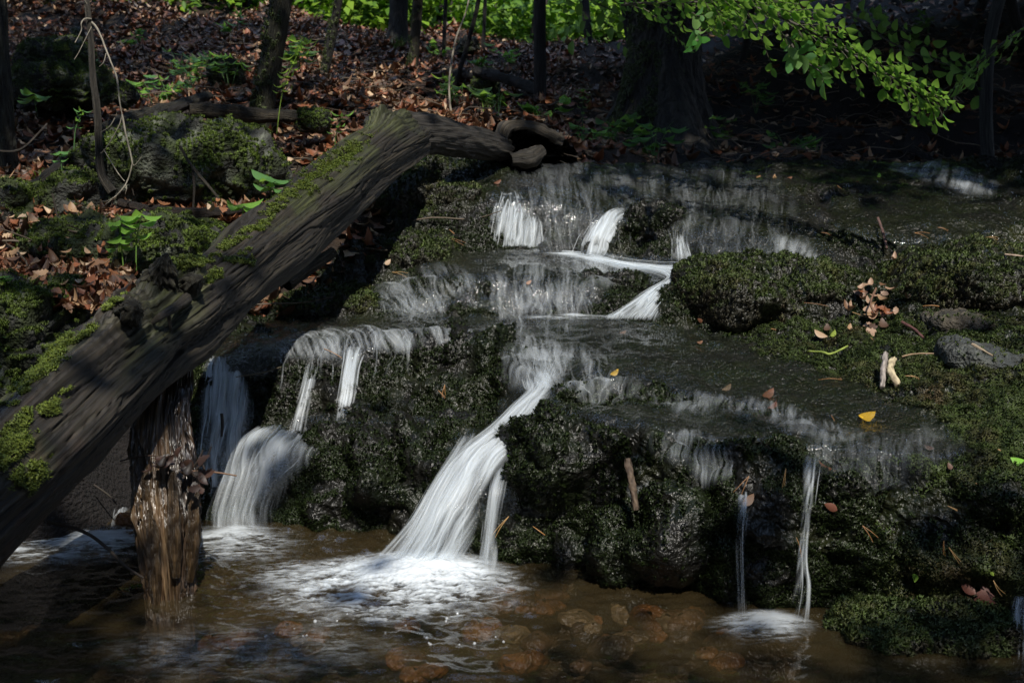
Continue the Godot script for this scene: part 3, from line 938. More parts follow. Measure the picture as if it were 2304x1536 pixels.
func build_litter() -> void:
	dry_shapes = [leaf_mesh(0.5, 0.35, 0.5, 0.0, 0.5), leaf_mesh(0.6, 0.2, 0.2, 0.35, -0.5, 9), leaf_mesh(0.42, 0.6, 0.7, 0.0, 0.9), leaf_mesh(0.62, -0.2, 0.15, 0.4, 0.3, 9), leaf_mesh(0.55, 0.1, -0.3, 0.0, -0.3)]
	var r := RandomNumberGenerator.new(); r.seed = 91
	var sets := []; var tints := []
	for k in 5:
		var w: Array[Transform3D] = []
		sets.append(w); tints.append(PackedColorArray())
	for k in 100000:
		# per square metre: most leaves where they show singly, fewer and wider apart far up the slope
		var z: float = sqrt(r.randf_range(2.6 * 2.6, 14.0 * 14.0)) if k < 76000 else sqrt(r.randf_range(14.0 * 14.0, 22.0 * 22.0))
		var px := r.randf_range(-160, 2450)
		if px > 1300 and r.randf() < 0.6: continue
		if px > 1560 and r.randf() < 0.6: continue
		var x := at(px, 300, z).x
		var y := ground_y(x, z)
		if y < 0.3: continue
		if n_lo.get_noise_2d(x * 2.2, z * 2.2) < r.randf_range(-0.75, 0.05): continue     # drifts and bare places
		var L := (0.03 + 0.075 * pow(r.randf(), 1.6)) * (1.3 if z > 14.0 else 1.0)
		var lean := Vector3(r.randf_range(-0.5, 0.5), 1, 0.15 + r.randf_range(-0.5, 0.5)).normalized()
		var b := facing(lean, r.randf() * TAU).scaled(Vector3(L, L * r.randf_range(0.6, 1.3), L))
		var c: Color = brown(r)[1] * r.randf_range(0.7, 1.3)
		var s := r.randi() % 5
		sets[s].append(Transform3D(b, Vector3(x, y + r.randf_range(0.004, 0.03), -z) - b.x * 0.5))
		tints[s].append(c)
	# drifts caught between the stones of the left bank
	for k in 2600:
		var px := r.randf_range(-40, 300); var py := r.randf_range(465, 690)
		if k % 3 == 0: px = r.randf_range(220, 640); py = r.randf_range(462, 500)
		var z := lerpf(4.7, 3.4, (py - 465) / 225.0)
		var p := at(px, py, z)
		p.y = maxf(p.y, ground_y(p.x, z) + 0.01)
		var L := r.randf_range(0.03, 0.065)
		var b := facing(Vector3(r.randf_range(-0.7, 0.7), 1, r.randf_range(-0.4, 0.7)).normalized(), r.randf() * TAU).scaled(Vector3.ONE * L)
		var s := r.randi() % 5
		sets[s].append(Transform3D(b, p - b.x * 0.5))
		tints[s].append(brown(r)[1] * r.randf_range(0.8, 1.3))
	var names := ["smooth dead leaves covering the slopes in a brown carpet", "lobed dead oak leaves mixed into the brown carpet", "rolled dead leaves scattered over the brown carpet", "flat lobed dead leaves in the brown carpet", "flat smooth dead leaves in the brown carpet"]
	# twigs lying in the litter
	var tws: Array[Transform3D] = []; var twt := PackedColorArray()
	for k in 1500:
		var z: float = sqrt(r.randf_range(9.0, 144.0)); var px := r.randf_range(-100, 2350)
		var x := at(px, 300, z).x; var y := ground_y(x, z)
		if y < 0.3: continue
		var a := r.randf() * TAU; var L := r.randf_range(0.08, 0.45)
		var b := Basis(Vector3.UP, a) * Basis(Vector3.FORWARD, r.randf_range(-0.2, 0.35))
		tws.append(Transform3D(b.scaled_local(Vector3(L, r.randf_range(0.5, 1.2), r.randf_range(0.5, 1.2))), Vector3(x, y + 0.025, -z)))
		twt.append(Color(0.16, 0.125, 0.09).lerp(Color(0.05, 0.04, 0.03), r.randf()))
	scatter("litter_twigs", tube_mesh(PackedVector3Array([Vector3.ZERO, Vector3(0.35, 0.03, 0.04), Vector3(0.7, 0.02, -0.03), Vector3(1, 0.06, 0.05)]), [0.004, 0.0035, 0.003, 0.0015], 5, 9, 0.0, 1.0, Color(0.9, 0.9, 0.9), Color(1.0, 1.0, 0.99)), M.twig, tws, twt, null, "dead twigs strewn through the leaf litter")
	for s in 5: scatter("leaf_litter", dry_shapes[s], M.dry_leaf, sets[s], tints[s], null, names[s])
	# the leaves that can be told apart: on the sunlit bank beside the log
	var spots := [[-20, 470, 260, 600, 3.95, 4.6, 130], [20, 590, 240, 690, 3.35, 3.95, 40], [580, 290, 860, 400, 4.9, 6.2, 70], [240, 440, 620, 500, 4.4, 5.0, 24], [20, 330, 240, 480, 4.7, 5.8, 26]]
	var wheres := ["on the sunlit bank", "on the moss at the edge beside the log", "in the litter above the log's upper end", "below the large mossy outcrop", "under the thin sapling by the curved root"]
	var poses := ["curled", "flat", "folded", "tilted", "crumpled"]
	for g in spots.size():
		var s: Array = spots[g]
		for k in s[6]:
			var px := r.randf_range(s[0], s[2]); var py := r.randf_range(s[1], s[3])
			var z := lerpf(s[5], s[4], (py - s[1]) / (s[3] - s[1]))
			var p := at(px, py, z)
			if g == 2: p = on_ground(px, z)
			p.y = maxf(p.y, ground_y(p.x, z))
			var h: Array = brown(r)
			if r.randf() < 0.35: h = [["tan", Color(0.30, 0.19, 0.11)], ["pale buff", Color(0.42, 0.31, 0.21)], ["copper", Color(0.22, 0.095, 0.04)]][r.randi() % 3]
			var kind := r.randi() % 5
			var L := r.randf_range(0.026, 0.058)
			var lean := Vector3(r.randf_range(-0.6, 0.6), 1, r.randf_range(-0.3, 0.8)).normalized()
			var b := facing(lean, r.randf() * TAU).scaled(Vector3.ONE * L)
			var o := put("fallen_leaf", dry_shapes[kind], leaf_mat(h[1]))
			o.transform = Transform3D(b, p + Vector3(0, r.randf_range(0.015, 0.05), 0) - b.x * 0.5)
			tag(o, "%s %s dead leaf %s%s" % [poses[kind], h[0], wheres[g], "" if g != 0 else [", below the outcrop", ", by the dead pole", ", against the slab"][clampi(int((py - 470) / 44.0), 0, 2)]], "leaf", "dead leaves %s" % wheres[g])

var leaf_mats := {}
func leaf_mat(c: Color) -> StandardMaterial3D:
	if not leaf_mats.has(c):
		var m: StandardMaterial3D = M.dry_leaf.duplicate()
		m.albedo_color = c.linear_to_srgb()
		m.vertex_color_use_as_albedo = false
		leaf_mats[c] = m
	return leaf_mats[c]

# ---------------------------------------------------------------- logs, post, roots
func big_log() -> void:
	var o := thing("fallen_log", "thick mossy fallen log leaning across the cascade from bank to pool", "log")
	var path := curve_of([Vector3(-420, 1420, 2.05), Vector3(-180, 1215, 2.25), Vector3(0, 1065, 2.45), Vector3(200, 880, 2.75), Vector3(345, 765, 3.0), Vector3(450, 682, 3.25), Vector3(640, 520, 3.85), Vector3(800, 390, 4.45), Vector3(915, 312, 4.95)])
	var radii := [0.150, 0.140, 0.131, 0.122, 0.106, 0.100, 0.104, 0.104, 0.092]
	# swellings: knots on the upper edge (pixel, metres ahead, reach, height)
	var bumps := [[375, 600, 3.05, 0.055, 0.050], [330, 640, 2.98, 0.07, 0.035], [425, 630, 3.10, 0.050, 0.048], [290, 690, 2.86, 0.050, 0.042], [250, 740, 2.8, 0.09, 0.022], [855, 275, 4.75, 0.06, 0.05], [905, 285, 4.9, 0.05, 0.03], [370, 760, 2.95, 0.06, -0.030], [470, 700, 3.2, 0.08, -0.015], [560, 560, 3.55, 0.05, 0.02], [120, 790, 2.55, 0.08, 0.018]]
	var bp := []
	for b in bumps: bp.append([at(b[0], b[1], b[2]), b[3], b[4]])
	var nu := 257; var nv := 520
	var pos := PackedVector3Array(); var col := PackedColorArray(); var uv := PackedVector2Array()
	var along := 0.0
	var last := path[0]
	var side := Vector3.ZERO
	for j in nv:
		var t := float(j) / (nv - 1)
		var c := spline(path, t)
		var ahead := (spline(path, minf(t + 0.01, 1.0)) - spline(path, maxf(t - 0.01, 0.0))).normalized()
		if side == Vector3.ZERO: side = ahead.cross(Vector3.UP).normalized()
		side = (side - ahead * side.dot(ahead)).normalized()
		var up := ahead.cross(side)
		if up.y < 0.0: up = -up
		along += c.distance_to(last); last = c
		var rf := t * (radii.size() - 1)
		var ri := mini(int(rf), radii.size() - 2)
		var r0: float = lerpf(radii[ri], radii[ri + 1], rf - ri)
		for i in nu:
			var a := TAU * float(i % (nu - 1)) / (nu - 1)
			var twist := a + along * 0.25
			var out := side * cos(a) + up * sin(a)
			var q := Vector3(cos(twist) * 0.12, sin(twist) * 0.12, 0)
			# the fibres: long grooves of several widths, then cracks
			var warp := n_fine.get_noise_3d(q.x * 8.0, q.y * 8.0, along * 0.9) * 0.03
			var g1 := n_mid.get_noise_3d((q.x + warp) * 20.0, (q.y + warp) * 20.0, along * 1.1)
			var g2 := n_mid.get_noise_3d((q.x + warp) * 52.0, (q.y + warp) * 52.0, along * 2.2 + 5.0)
			var lump := n_fine.get_noise_3d(q.x * 8.0 + 4.0, q.y * 8.0, along * 1.6)
			var c1 := absf(n_fine.get_noise_3d((q.x + warp) * 26.0, (q.y + warp) * 26.0, along * 0.7 + 2.0))
			var c2 := absf(n_fine.get_noise_3d((q.x + warp) * 60.0 + 9.0, (q.y + warp) * 60.0, along * 1.5))
			var crack := smooth(0.10, 0.0, c1) + 0.6 * smooth(0.10, 0.0, c2)
			var d := lump * 0.024 + g1 * 0.009 + g2 * 0.0025 - crack * 0.0075
			var p := c + out * r0
			for b in bp:
				var dd: float = p.distance_to(b[0])
				if dd < b[1] * 2.2:
					var k := exp(-dd * dd / (b[1] * b[1]))
					d += b[2] * k * (1.0 + 0.6 * g2 + 0.5 * sin(dd * 260.0 + g1 * 4.0) * 0.35)
			pos.append(p + out * d)
			var tone := clampf(0.55 + g2 * 0.5 + g1 * 0.3 - crack * 0.35, 0.0, 1.0)  # cracks tinted darker, their shade put into the wood colour
			var cc := Color(0.018, 0.014, 0.010).lerp(Color(0.060, 0.049, 0.032), tone)
			var lit_algae := smooth(-0.15, 0.35, n_lo.get_noise_3d(p.x * 4.0, p.y * 4.0, p.z * 4.0)) * smooth(-0.3, 0.5, sin(a) - 0.3 * cos(a))  # green growth, with the lit upper side painted in
			cc = cc.lerp(Color(0.072, 0.084, 0.026) * (0.6 + 0.6 * tone), 0.85 * lit_algae)
			var rot := smooth(0.1, 0.45, n_mid.get_noise_3d(p.x * 9.0, p.y * 9.0, p.z * 9.0)) * smooth(0.35, 0.1, t)
			cc = cc.lerp(Color(0.12, 0.05, 0.032), 0.6 * rot)
			col.append(cc)
			uv.append(Vector2(float(i) / (nu - 1), along))
	var nor := normals_of(pos, nu, nv, true, 1.0)
	var m := nu * (nv / 2) + 20
	if nor[m].dot(pos[m] - spline(path, 0.5)) < 0.0:
		for i in nor.size(): nor[i] = -nor[i]
	put("trunk", grid_mesh(pos, nu, nv, nor, col, uv), M.old_wood, o)
	# broken upper end and knots
	put("broken_end", tube_mesh(curve_of([Vector3(880, 335, 4.85), Vector3(850, 290, 4.82), Vector3(838, 262, 4.80)]), [0.075, 0.05, 0.035], 28, 40, 0.35, 1.4, Color(0.04, 0.036, 0.03), Color(0.10, 0.10, 0.075)), M.old_wood, o)
	put("broken_end", tube_mesh(curve_of([Vector3(880, 330, 4.9), Vector3(905, 290, 4.93), Vector3(922, 258, 4.95)]), [0.07, 0.045, 0.012], 24, 36, 0.4, 1.4, Color(0.05, 0.035, 0.025), Color(0.11, 0.075, 0.05)), M.old_wood, o)
	var knots := [[Vector3(362, 640, 3.02), Vector3(368, 595, 2.98), Vector3(376, 570, 2.97), 0.034, 0.016], [Vector3(405, 660, 3.08), Vector3(435, 632, 3.02), Vector3(455, 624, 3.0), 0.030, 0.014], [Vector3(275, 730, 2.85), Vector3(292, 694, 2.76), Vector3(303, 684, 2.74), 0.030, 0.018]]
	for k in knots:
		put("knot", tube_mesh(curve_of([k[0], k[1], k[2]]), [k[3] * 1.4, k[3] * 0.95, k[4] * 0.9, k[4] * 0.2], 44, 60, 0.55, 2.2, Color(0.026, 0.022, 0.016), Color(0.075, 0.072, 0.045)), M.old_wood, o)
	put("splinter", tube_mesh(curve_of([Vector3(330, 738, 2.88), Vector3(360, 712, 2.87), Vector3(395, 690, 2.93), Vector3(420, 672, 3.0)]), [0.004, 0.008, 0.010, 0.014], 8, 30, 0.3, 2.0, Color(0.05, 0.04, 0.03), Color(0.10, 0.085, 0.06)), M.old_wood, o)
	put("splinter", tube_mesh(curve_of([Vector3(384, 742, 2.9), Vector3(381, 725, 2.89), Vector3(379, 708, 2.93)]), [0.003, 0.004, 0.005], 6, 10, 0.2, 2.0, Color(0.12, 0.09, 0.06), Color(0.16, 0.12, 0.08)), M.old_wood, o)
	# bright moss in strips on the upper side
	var r := RandomNumberGenerator.new(); r.seed = 13
	var patches := [[735, 375, 115, 26, -38, 620], [790, 345, 36, 20, -20, 260], [690, 405, 50, 11, -35, 180], [95, 830, 105, 17, -43, 950], [130, 770, 60, 14, -45, 420], [40, 960, 70, 30, -40, 260], [30, 1010, 60, 40, -40, 220], [430, 585, 34, 13, 10, 620], [520, 545, 60, 10, -35, 160], [590, 500, 60, 12, -38, 260], [490, 610, 60, 14, -35, 180], [250, 680, 24, 12, -50, 160], [410, 600, 30, 12, -20, 240], [100, 920, 60, 16, -40, 180], [560, 590, 20, 10, 0, 40], [200, 745, 20, 9, -45, 120], [640, 440, 70, 10, -38, 200], [70, 1060, 50, 40, -40, 140]]
	var tuft := tuft_mesh(8, 1.2, 7)
	var where: Array[Transform3D] = []; var tint := PackedColorArray()
	var seen_px := PackedVector2Array()
	for i in pos.size():
		seen_px.append(pixel_of(pos[i]) if nor[i].dot(Vector3(0, EYE, 0) - pos[i]) > 0.0 else Vector2(-9999, 0))
	for e in patches:
		var inside := PackedInt32Array()
		for i in range(0, pos.size(), 2):
			var d := seen_px[i] - Vector2(e[0], e[1])
			if absf(d.x) > 160.0 or absf(d.y) > 160.0: continue
			d = d.rotated(-deg_to_rad(e[4]))
			if Vector2(d.x / e[2], d.y / e[3]).length() + 1.1 * n_mid.get_noise_3dv(pos[i] * 24.0) < 0.75: inside.append(i)
		if inside.is_empty(): continue
		for k in int(e[5] * 1.5):
			var i := inside[r.randi() % inside.size()]
			var n := nor[i]
			var s := r.randf_range(0.0045, 0.0095)
			var lean := (n + Vector3(r.randf_range(-0.5, 0.5), 0.3, r.randf_range(-0.5, 0.5))).normalized()
			where.append(Transform3D(facing(lean, r.randf() * TAU).scaled(Vector3(1.2, 0.9, 1.2) * s), pos[i] + Vector3(r.randf_range(-1, 1), 0, r.randf_range(-1, 1)) * 0.005 - n * s * 0.1))
			tint.append(Color(0.15, 0.19, 0.02).lerp(Color(0.08, 0.12, 0.018), r.randf()) * r.randf_range(0.7, 1.25))
	scatter("moss", tuft, M.damp_moss, where, tint, o)

func build_logs() -> void:
	big_log()
	var o := thing("fallen_log", "dark bare second log running from the big log's upper end to the stump", "log")
	put("trunk", tube_mesh(curve_of([Vector3(885, 300, 4.98), Vector3(960, 302, 5.08), Vector3(1050, 318, 5.3), Vector3(1130, 335, 5.5), Vector3(1180, 350, 5.65)]), [0.075, 0.078, 0.066, 0.052, 0.045], 72, 240, 0.22, 1.2, Color(0.022, 0.019, 0.017), Color(0.070, 0.062, 0.05)), M.old_wood, o)
	put("ridge", tube_mesh(curve_of([Vector3(900, 275, 5.0), Vector3(960, 268, 5.1), Vector3(1040, 290, 5.3), Vector3(1120, 318, 5.5)]), [0.022, 0.026, 0.020, 0.010], 24, 120, 0.4, 1.5, Color(0.03, 0.026, 0.02), Color(0.09, 0.08, 0.06)), M.old_wood, o)
	o = thing("stump_piece", "broken hollow piece of trunk at the top of the cascade", "log")
	put("shell", tube_mesh(curve_of([Vector3(1128, 325, 5.52), Vector3(1150, 328, 5.56), Vector3(1200, 332, 5.62), Vector3(1250, 345, 5.72), Vector3(1278, 362, 5.8)]), [0.07, 0.092, 0.088, 0.07, 0.04], 60, 90, 0.42, 1.3, Color(0.02, 0.017, 0.014), Color(0.095, 0.08, 0.055)), M.old_wood, o)
	put("broken_rim", tube_mesh(curve_of([Vector3(1125, 350, 5.48), Vector3(1140, 292, 5.5), Vector3(1185, 284, 5.55), Vector3(1225, 300, 5.58), Vector3(1262, 318, 5.65)]), [0.02, 0.03, 0.028, 0.03, 0.02], 24, 90, 0.6, 1.6, Color(0.03, 0.025, 0.02), Color(0.15, 0.12, 0.08)), M.old_wood, o)
	put("heartwood", tube_mesh(curve_of([Vector3(1150, 360, 5.44), Vector3(1195, 352, 5.46), Vector3(1222, 335, 5.48)]), [0.03, 0.035, 0.02], 20, 40, 0.6, 1.6, Color(0.015, 0.012, 0.01), Color(0.06, 0.05, 0.03)), M.old_wood, o)
	o = thing("dead_branch", "short pale barked branch poking out under the big log", "branch")
	put("stick", tube_mesh(curve_of([Vector3(645, 642, 4.15), Vector3(690, 608, 4.25), Vector3(748, 568, 4.4)]), [0.017, 0.021, 0.02], 20, 40, 0.25, 1.6, Color(0.06, 0.06, 0.05), Color(0.19, 0.18, 0.145)), M.bark, o)
	# the rotten post that stands in the pool
	o = thing("wooden_post", "rotten upright snag of wood standing in the pool under the log", "post")
	var path := curve_of([Vector3(386, 1455, 2.66), Vector3(384, 1380, 2.76), Vector3(380, 1260, 2.80), Vector3(374, 1150, 2.84), Vector3(366, 1040, 2.90), Vector3(362, 940, 2.97), Vector3(372, 830, 3.06)])
	var nu := 145; var nv := 360
	var radii := [0.050, 0.054, 0.068, 0.079, 0.076, 0.070, 0.065]
	var pos := PackedVector3Array(); var col := PackedColorArray(); var uv := PackedVector2Array()
	for j in nv:
		var t := float(j) / (nv - 1)
		var c := spline(path, t)
		var rf := t * (radii.size() - 1); var ri := mini(int(rf), radii.size() - 2)
		var r0: float = lerpf(radii[ri], radii[ri + 1], rf - ri)
		for i in nu:
			var a := TAU * float(i % (nu - 1)) / (nu - 1)
			var out := Vector3(cos(a), 0, sin(a))
			var q := out * 0.07
			var w := n_lo.get_noise_3d(q.x * 9.0, c.y * 5.0, q.z * 9.0) * 0.02
			var g1 := n_line.get_noise_3d((q.x + w) * 48.0, c.y * 3.0, q.z * 48.0)
			var g2 := n_line.get_noise_3d((q.x + w) * 130.0, c.y * 11.0, q.z * 130.0)
			var pits := n_cell.get_noise_3d(q.x * 75.0, c.y * 40.0, q.z * 75.0)
			var d := g1 * 0.020 + g2 * 0.008 - smooth(0.15, 0.4, g1) * 0.014 - smooth(0.45, 0.1, pits) * 0.007
			# the two ridges and the split between them
			d += 0.012 * cos((a - 2.2) * 2.0) - 0.022 * exp(-pow((a - 1.15) / 0.12, 2.0)) * smooth(0.75, 0.3, t)
			pos.append(c + out * (r0 + d) * Vector3(1.0, 1, 0.85))
			var tone := clampf(0.5 + 0.9 * g2 + 0.3 * g1, 0, 1)
			var pale := smooth(0.7, 1.4, a) * smooth(3.6, 2.6, a)  # front left side coloured paler, as the lit side of the wood
			var cc := Color(0.024, 0.016, 0.011).lerp(Color(0.095, 0.062, 0.038), tone)
			cc = cc.lerp(Color(0.10, 0.056, 0.030).lerp(Color(0.26, 0.175, 0.095), tone), pale)
			col.append(cc); uv.append(Vector2(float(i) / (nu - 1), c.y))
	var nor := normals_of(pos, nu, nv, true, 1.0)
	if nor[nu * 100].dot(pos[nu * 100] - spline(path, 100.0 / nv)) < 0.0:
		for i in nor.size(): nor[i] = -nor[i]
	put("trunk", grid_mesh(pos, nu, nv, nor, col, uv), M.wet_wood, o)
	for k in [[Vector3(326, 1210, 2.79), Vector3(325, 1100, 2.82), Vector3(318, 1010, 2.87)], [Vector3(395, 1300, 2.75), Vector3(392, 1180, 2.775), Vector3(386, 1060, 2.83)], [Vector3(425, 1310, 2.78), Vector3(436, 1180, 2.80), Vector3(428, 1060, 2.86)], [Vector3(350, 1370, 2.72), Vector3(346, 1250, 2.75), Vector3(340, 1130, 2.80)]]:
		put("wood_sliver", tube_mesh(curve_of(k), [0.006, 0.013, 0.012, 0.006], 16, 110, 0.6, 3.2, Color(0.03, 0.018, 0.011), Color(0.20, 0.13, 0.065)), M.wet_wood, o)
	# what the stream left hanging on it
	o = thing("debris_clump", "clump of dark wet leaves and bark caught on the top of the post", "debris")
	var r := RandomNumberGenerator.new(); r.seed = 31
	for k in 26:
		var px := r.randf_range(330, 470); var py := 1028 + absf(px - 385) * 0.35 + r.randf_range(-8, 50) * smooth(330, 460, px)
		var b := facing(Vector3(r.randf_range(-0.5, 0.8), r.randf_range(0.1, 1), r.randf_range(0.2, 1)).normalized(), r.randf() * TAU).scaled(Vector3.ONE * r.randf_range(0.02, 0.042))
		var lf := put("wet_leaf", dry_shapes[k % 5], leaf_mat([Color(0.026, 0.013, 0.010), Color(0.042, 0.02, 0.014), Color(0.016, 0.011, 0.009)][k % 3]), o)
		lf.transform = Transform3D(b, at(px, py, 2.78 + r.randf_range(0, 0.05)))
	for k in 9:
		var px := r.randf_range(415, 475)
		var a := at(px, 1060 + r.randf_range(-20, 15), 2.84); var b := at(px + r.randf_range(-15, 22), 1115 + r.randf_range(-20, 25), 2.84)
		put("rootlet", tube_mesh(PackedVector3Array([a, (a + b) / 2 + Vector3(0.006, 0, 0.004), b]), [0.002, 0.0016, 0.0008], 5, 8, 0.0, 1.0, Color(0.03, 0.02, 0.015)), M.twig, o)
	var twigs := [
		["thin brown twig jutting level from the debris on the post", [Vector3(425, 1060, 2.86), Vector3(480, 1062, 2.84), Vector3(532, 1070, 2.83)], 0.0026, Color(0.13, 0.075, 0.045)],
		["dark upright twig with a bent tip above the debris clump", [Vector3(432, 1055, 2.86), Vector3(447, 1032, 2.85), Vector3(456, 1012, 2.85)], 0.0025, Color(0.03, 0.022, 0.018)],
		["taller dark twig beside the bent one on the debris clump", [Vector3(440, 1056, 2.86), Vector3(462, 1035, 2.85), Vector3(475, 1005, 2.84)], 0.0025, Color(0.03, 0.022, 0.018)],
		["curved thin stem arching across the post's top", [Vector3(270, 1037, 2.86), Vector3(310, 1027, 2.84), Vector3(350, 1026, 2.83), Vector3(378, 1040, 2.82)], 0.002, Color(0.05, 0.03, 0.02)],
		["long dark twig reaching from the log into the pool by the post", [Vector3(105, 1172, 2.72), Vector3(185, 1195, 2.74), Vector3(235, 1228, 2.74), Vector3(280, 1272, 2.70), Vector3(322, 1300, 2.70)], 0.0042, Color(0.035, 0.028, 0.022)],
		["short forked twig above the small fall behind the post", [Vector3(210, 1090, 3.3), Vector3(245, 1115, 3.3), Vector3(262, 1135, 3.3)], 0.003, Color(0.025, 0.02, 0.016)],
	]
	for t in twigs: tag(put("twig", tube_mesh(curve_of(t[1]), [t[2], t[2] * 0.9, t[2] * 0.6], 7, 24, 0.25, 4.0, t[3], t[3] * 1.4), M.twig), t[0], "twig")
	# roots and dead limbs on the left bank
	var limbs := [
		["dark curved root snaking down the left bank to the log's level", [Vector3(-60, 452, 4.5), Vector3(40, 436, 4.6), Vector3(110, 395, 4.75), Vector3(160, 345, 4.95), Vector3(240, 300, 5.2), Vector3(330, 268, 5.6), Vector3(430, 232, 6.2)], 0.022, Color(0.045, 0.038, 0.03)],
		["mossy dead limb lying along the slope toward the leaning tree", [Vector3(215, 300, 5.4), Vector3(300, 265, 5.7), Vector3(380, 248, 6.0), Vector3(440, 225, 6.3), Vector3(470, 215, 6.5)], 0.032, Color(0.075, 0.07, 0.05)],
		["flat root running from the leaning tree's foot down the bank", [Vector3(425, 250, 6.1), Vector3(500, 252, 6.15), Vector3(600, 258, 6.2), Vector3(690, 262, 6.2)], 0.036, Color(0.085, 0.07, 0.045)],
		["thin straight dead pole lying on the sunlit leaves", [Vector3(10, 596, 4.0), Vector3(120, 555, 4.15), Vector3(230, 507, 4.3), Vector3(330, 462, 4.5)], 0.006, Color(0.13, 0.10, 0.07)],
		["rotten branch lying below the large outcrop", [Vector3(270, 455, 4.55), Vector3(330, 470, 4.5), Vector3(440, 480, 4.5), Vector3(560, 468, 4.55), Vector3(600, 462, 4.6)], 0.018, Color(0.06, 0.04, 0.028)],
		["slim dead stick leaning on the large outcrop", [Vector3(405, 330, 4.62), Vector3(430, 372, 4.58), Vector3(470, 420, 4.55), Vector3(492, 446, 4.55)], 0.005, Color(0.22, 0.19, 0.14)],
		["short upright stick in front of the large outcrop", [Vector3(432, 372, 4.6), Vector3(436, 420, 4.56), Vector3(434, 470, 4.55)], 0.004, Color(0.16, 0.13, 0.10)],
		["dark dead log on the shaded slope beside the slim trunk", [Vector3(1070, 160, 9.0), Vector3(1120, 172, 8.8), Vector3(1180, 192, 8.6), Vector3(1215, 205, 8.4)], 0.04, Color(0.04, 0.036, 0.028)],
		["pale forked twig at the left edge below the big trunk", [Vector3(-20, 337, 4.7), Vector3(30, 340, 4.7), Vector3(60, 325, 4.7), Vector3(105, 278, 4.75)], 0.004, Color(0.25, 0.21, 0.17)],
		["thin pale twig hanging over the dark left bank", [Vector3(100, 400, 4.6), Vector3(118, 440, 4.55), Vector3(130, 500, 4.5)], 0.003, Color(0.22, 0.18, 0.14)],
		["low mossy root below the second slope tree", [Vector3(985, 150, 9.6), Vector3(1030, 165, 9.3), Vector3(1075, 172, 9.0)], 0.03, Color(0.05, 0.045, 0.03)],
		["thin twig tilted over the leaves near the sapling", [Vector3(255, 335, 4.75), Vector3(285, 375, 4.7), Vector3(300, 440, 4.65)], 0.003, Color(0.20, 0.16, 0.12)],
	]
	for t in limbs: tag(put("dead_branch", tube_mesh(curve_of(t[1]), [t[2] * 0.9, t[2], t[2] * 0.7], 12, 90, 0.35, 2.0, t[3] * 0.6, t[3] * 1.4), M.bark), t[0], "branch")

# ---------------------------------------------------------------- falling water
func section_point(secs: Array, right: bool, t: float) -> Vector3:
	var pts := PackedVector3Array()
	for s in secs: pts.append(at(s[3], s[4], s[5]) if right else at(s[0], s[1], s[2]))
	return spline(pts, t)

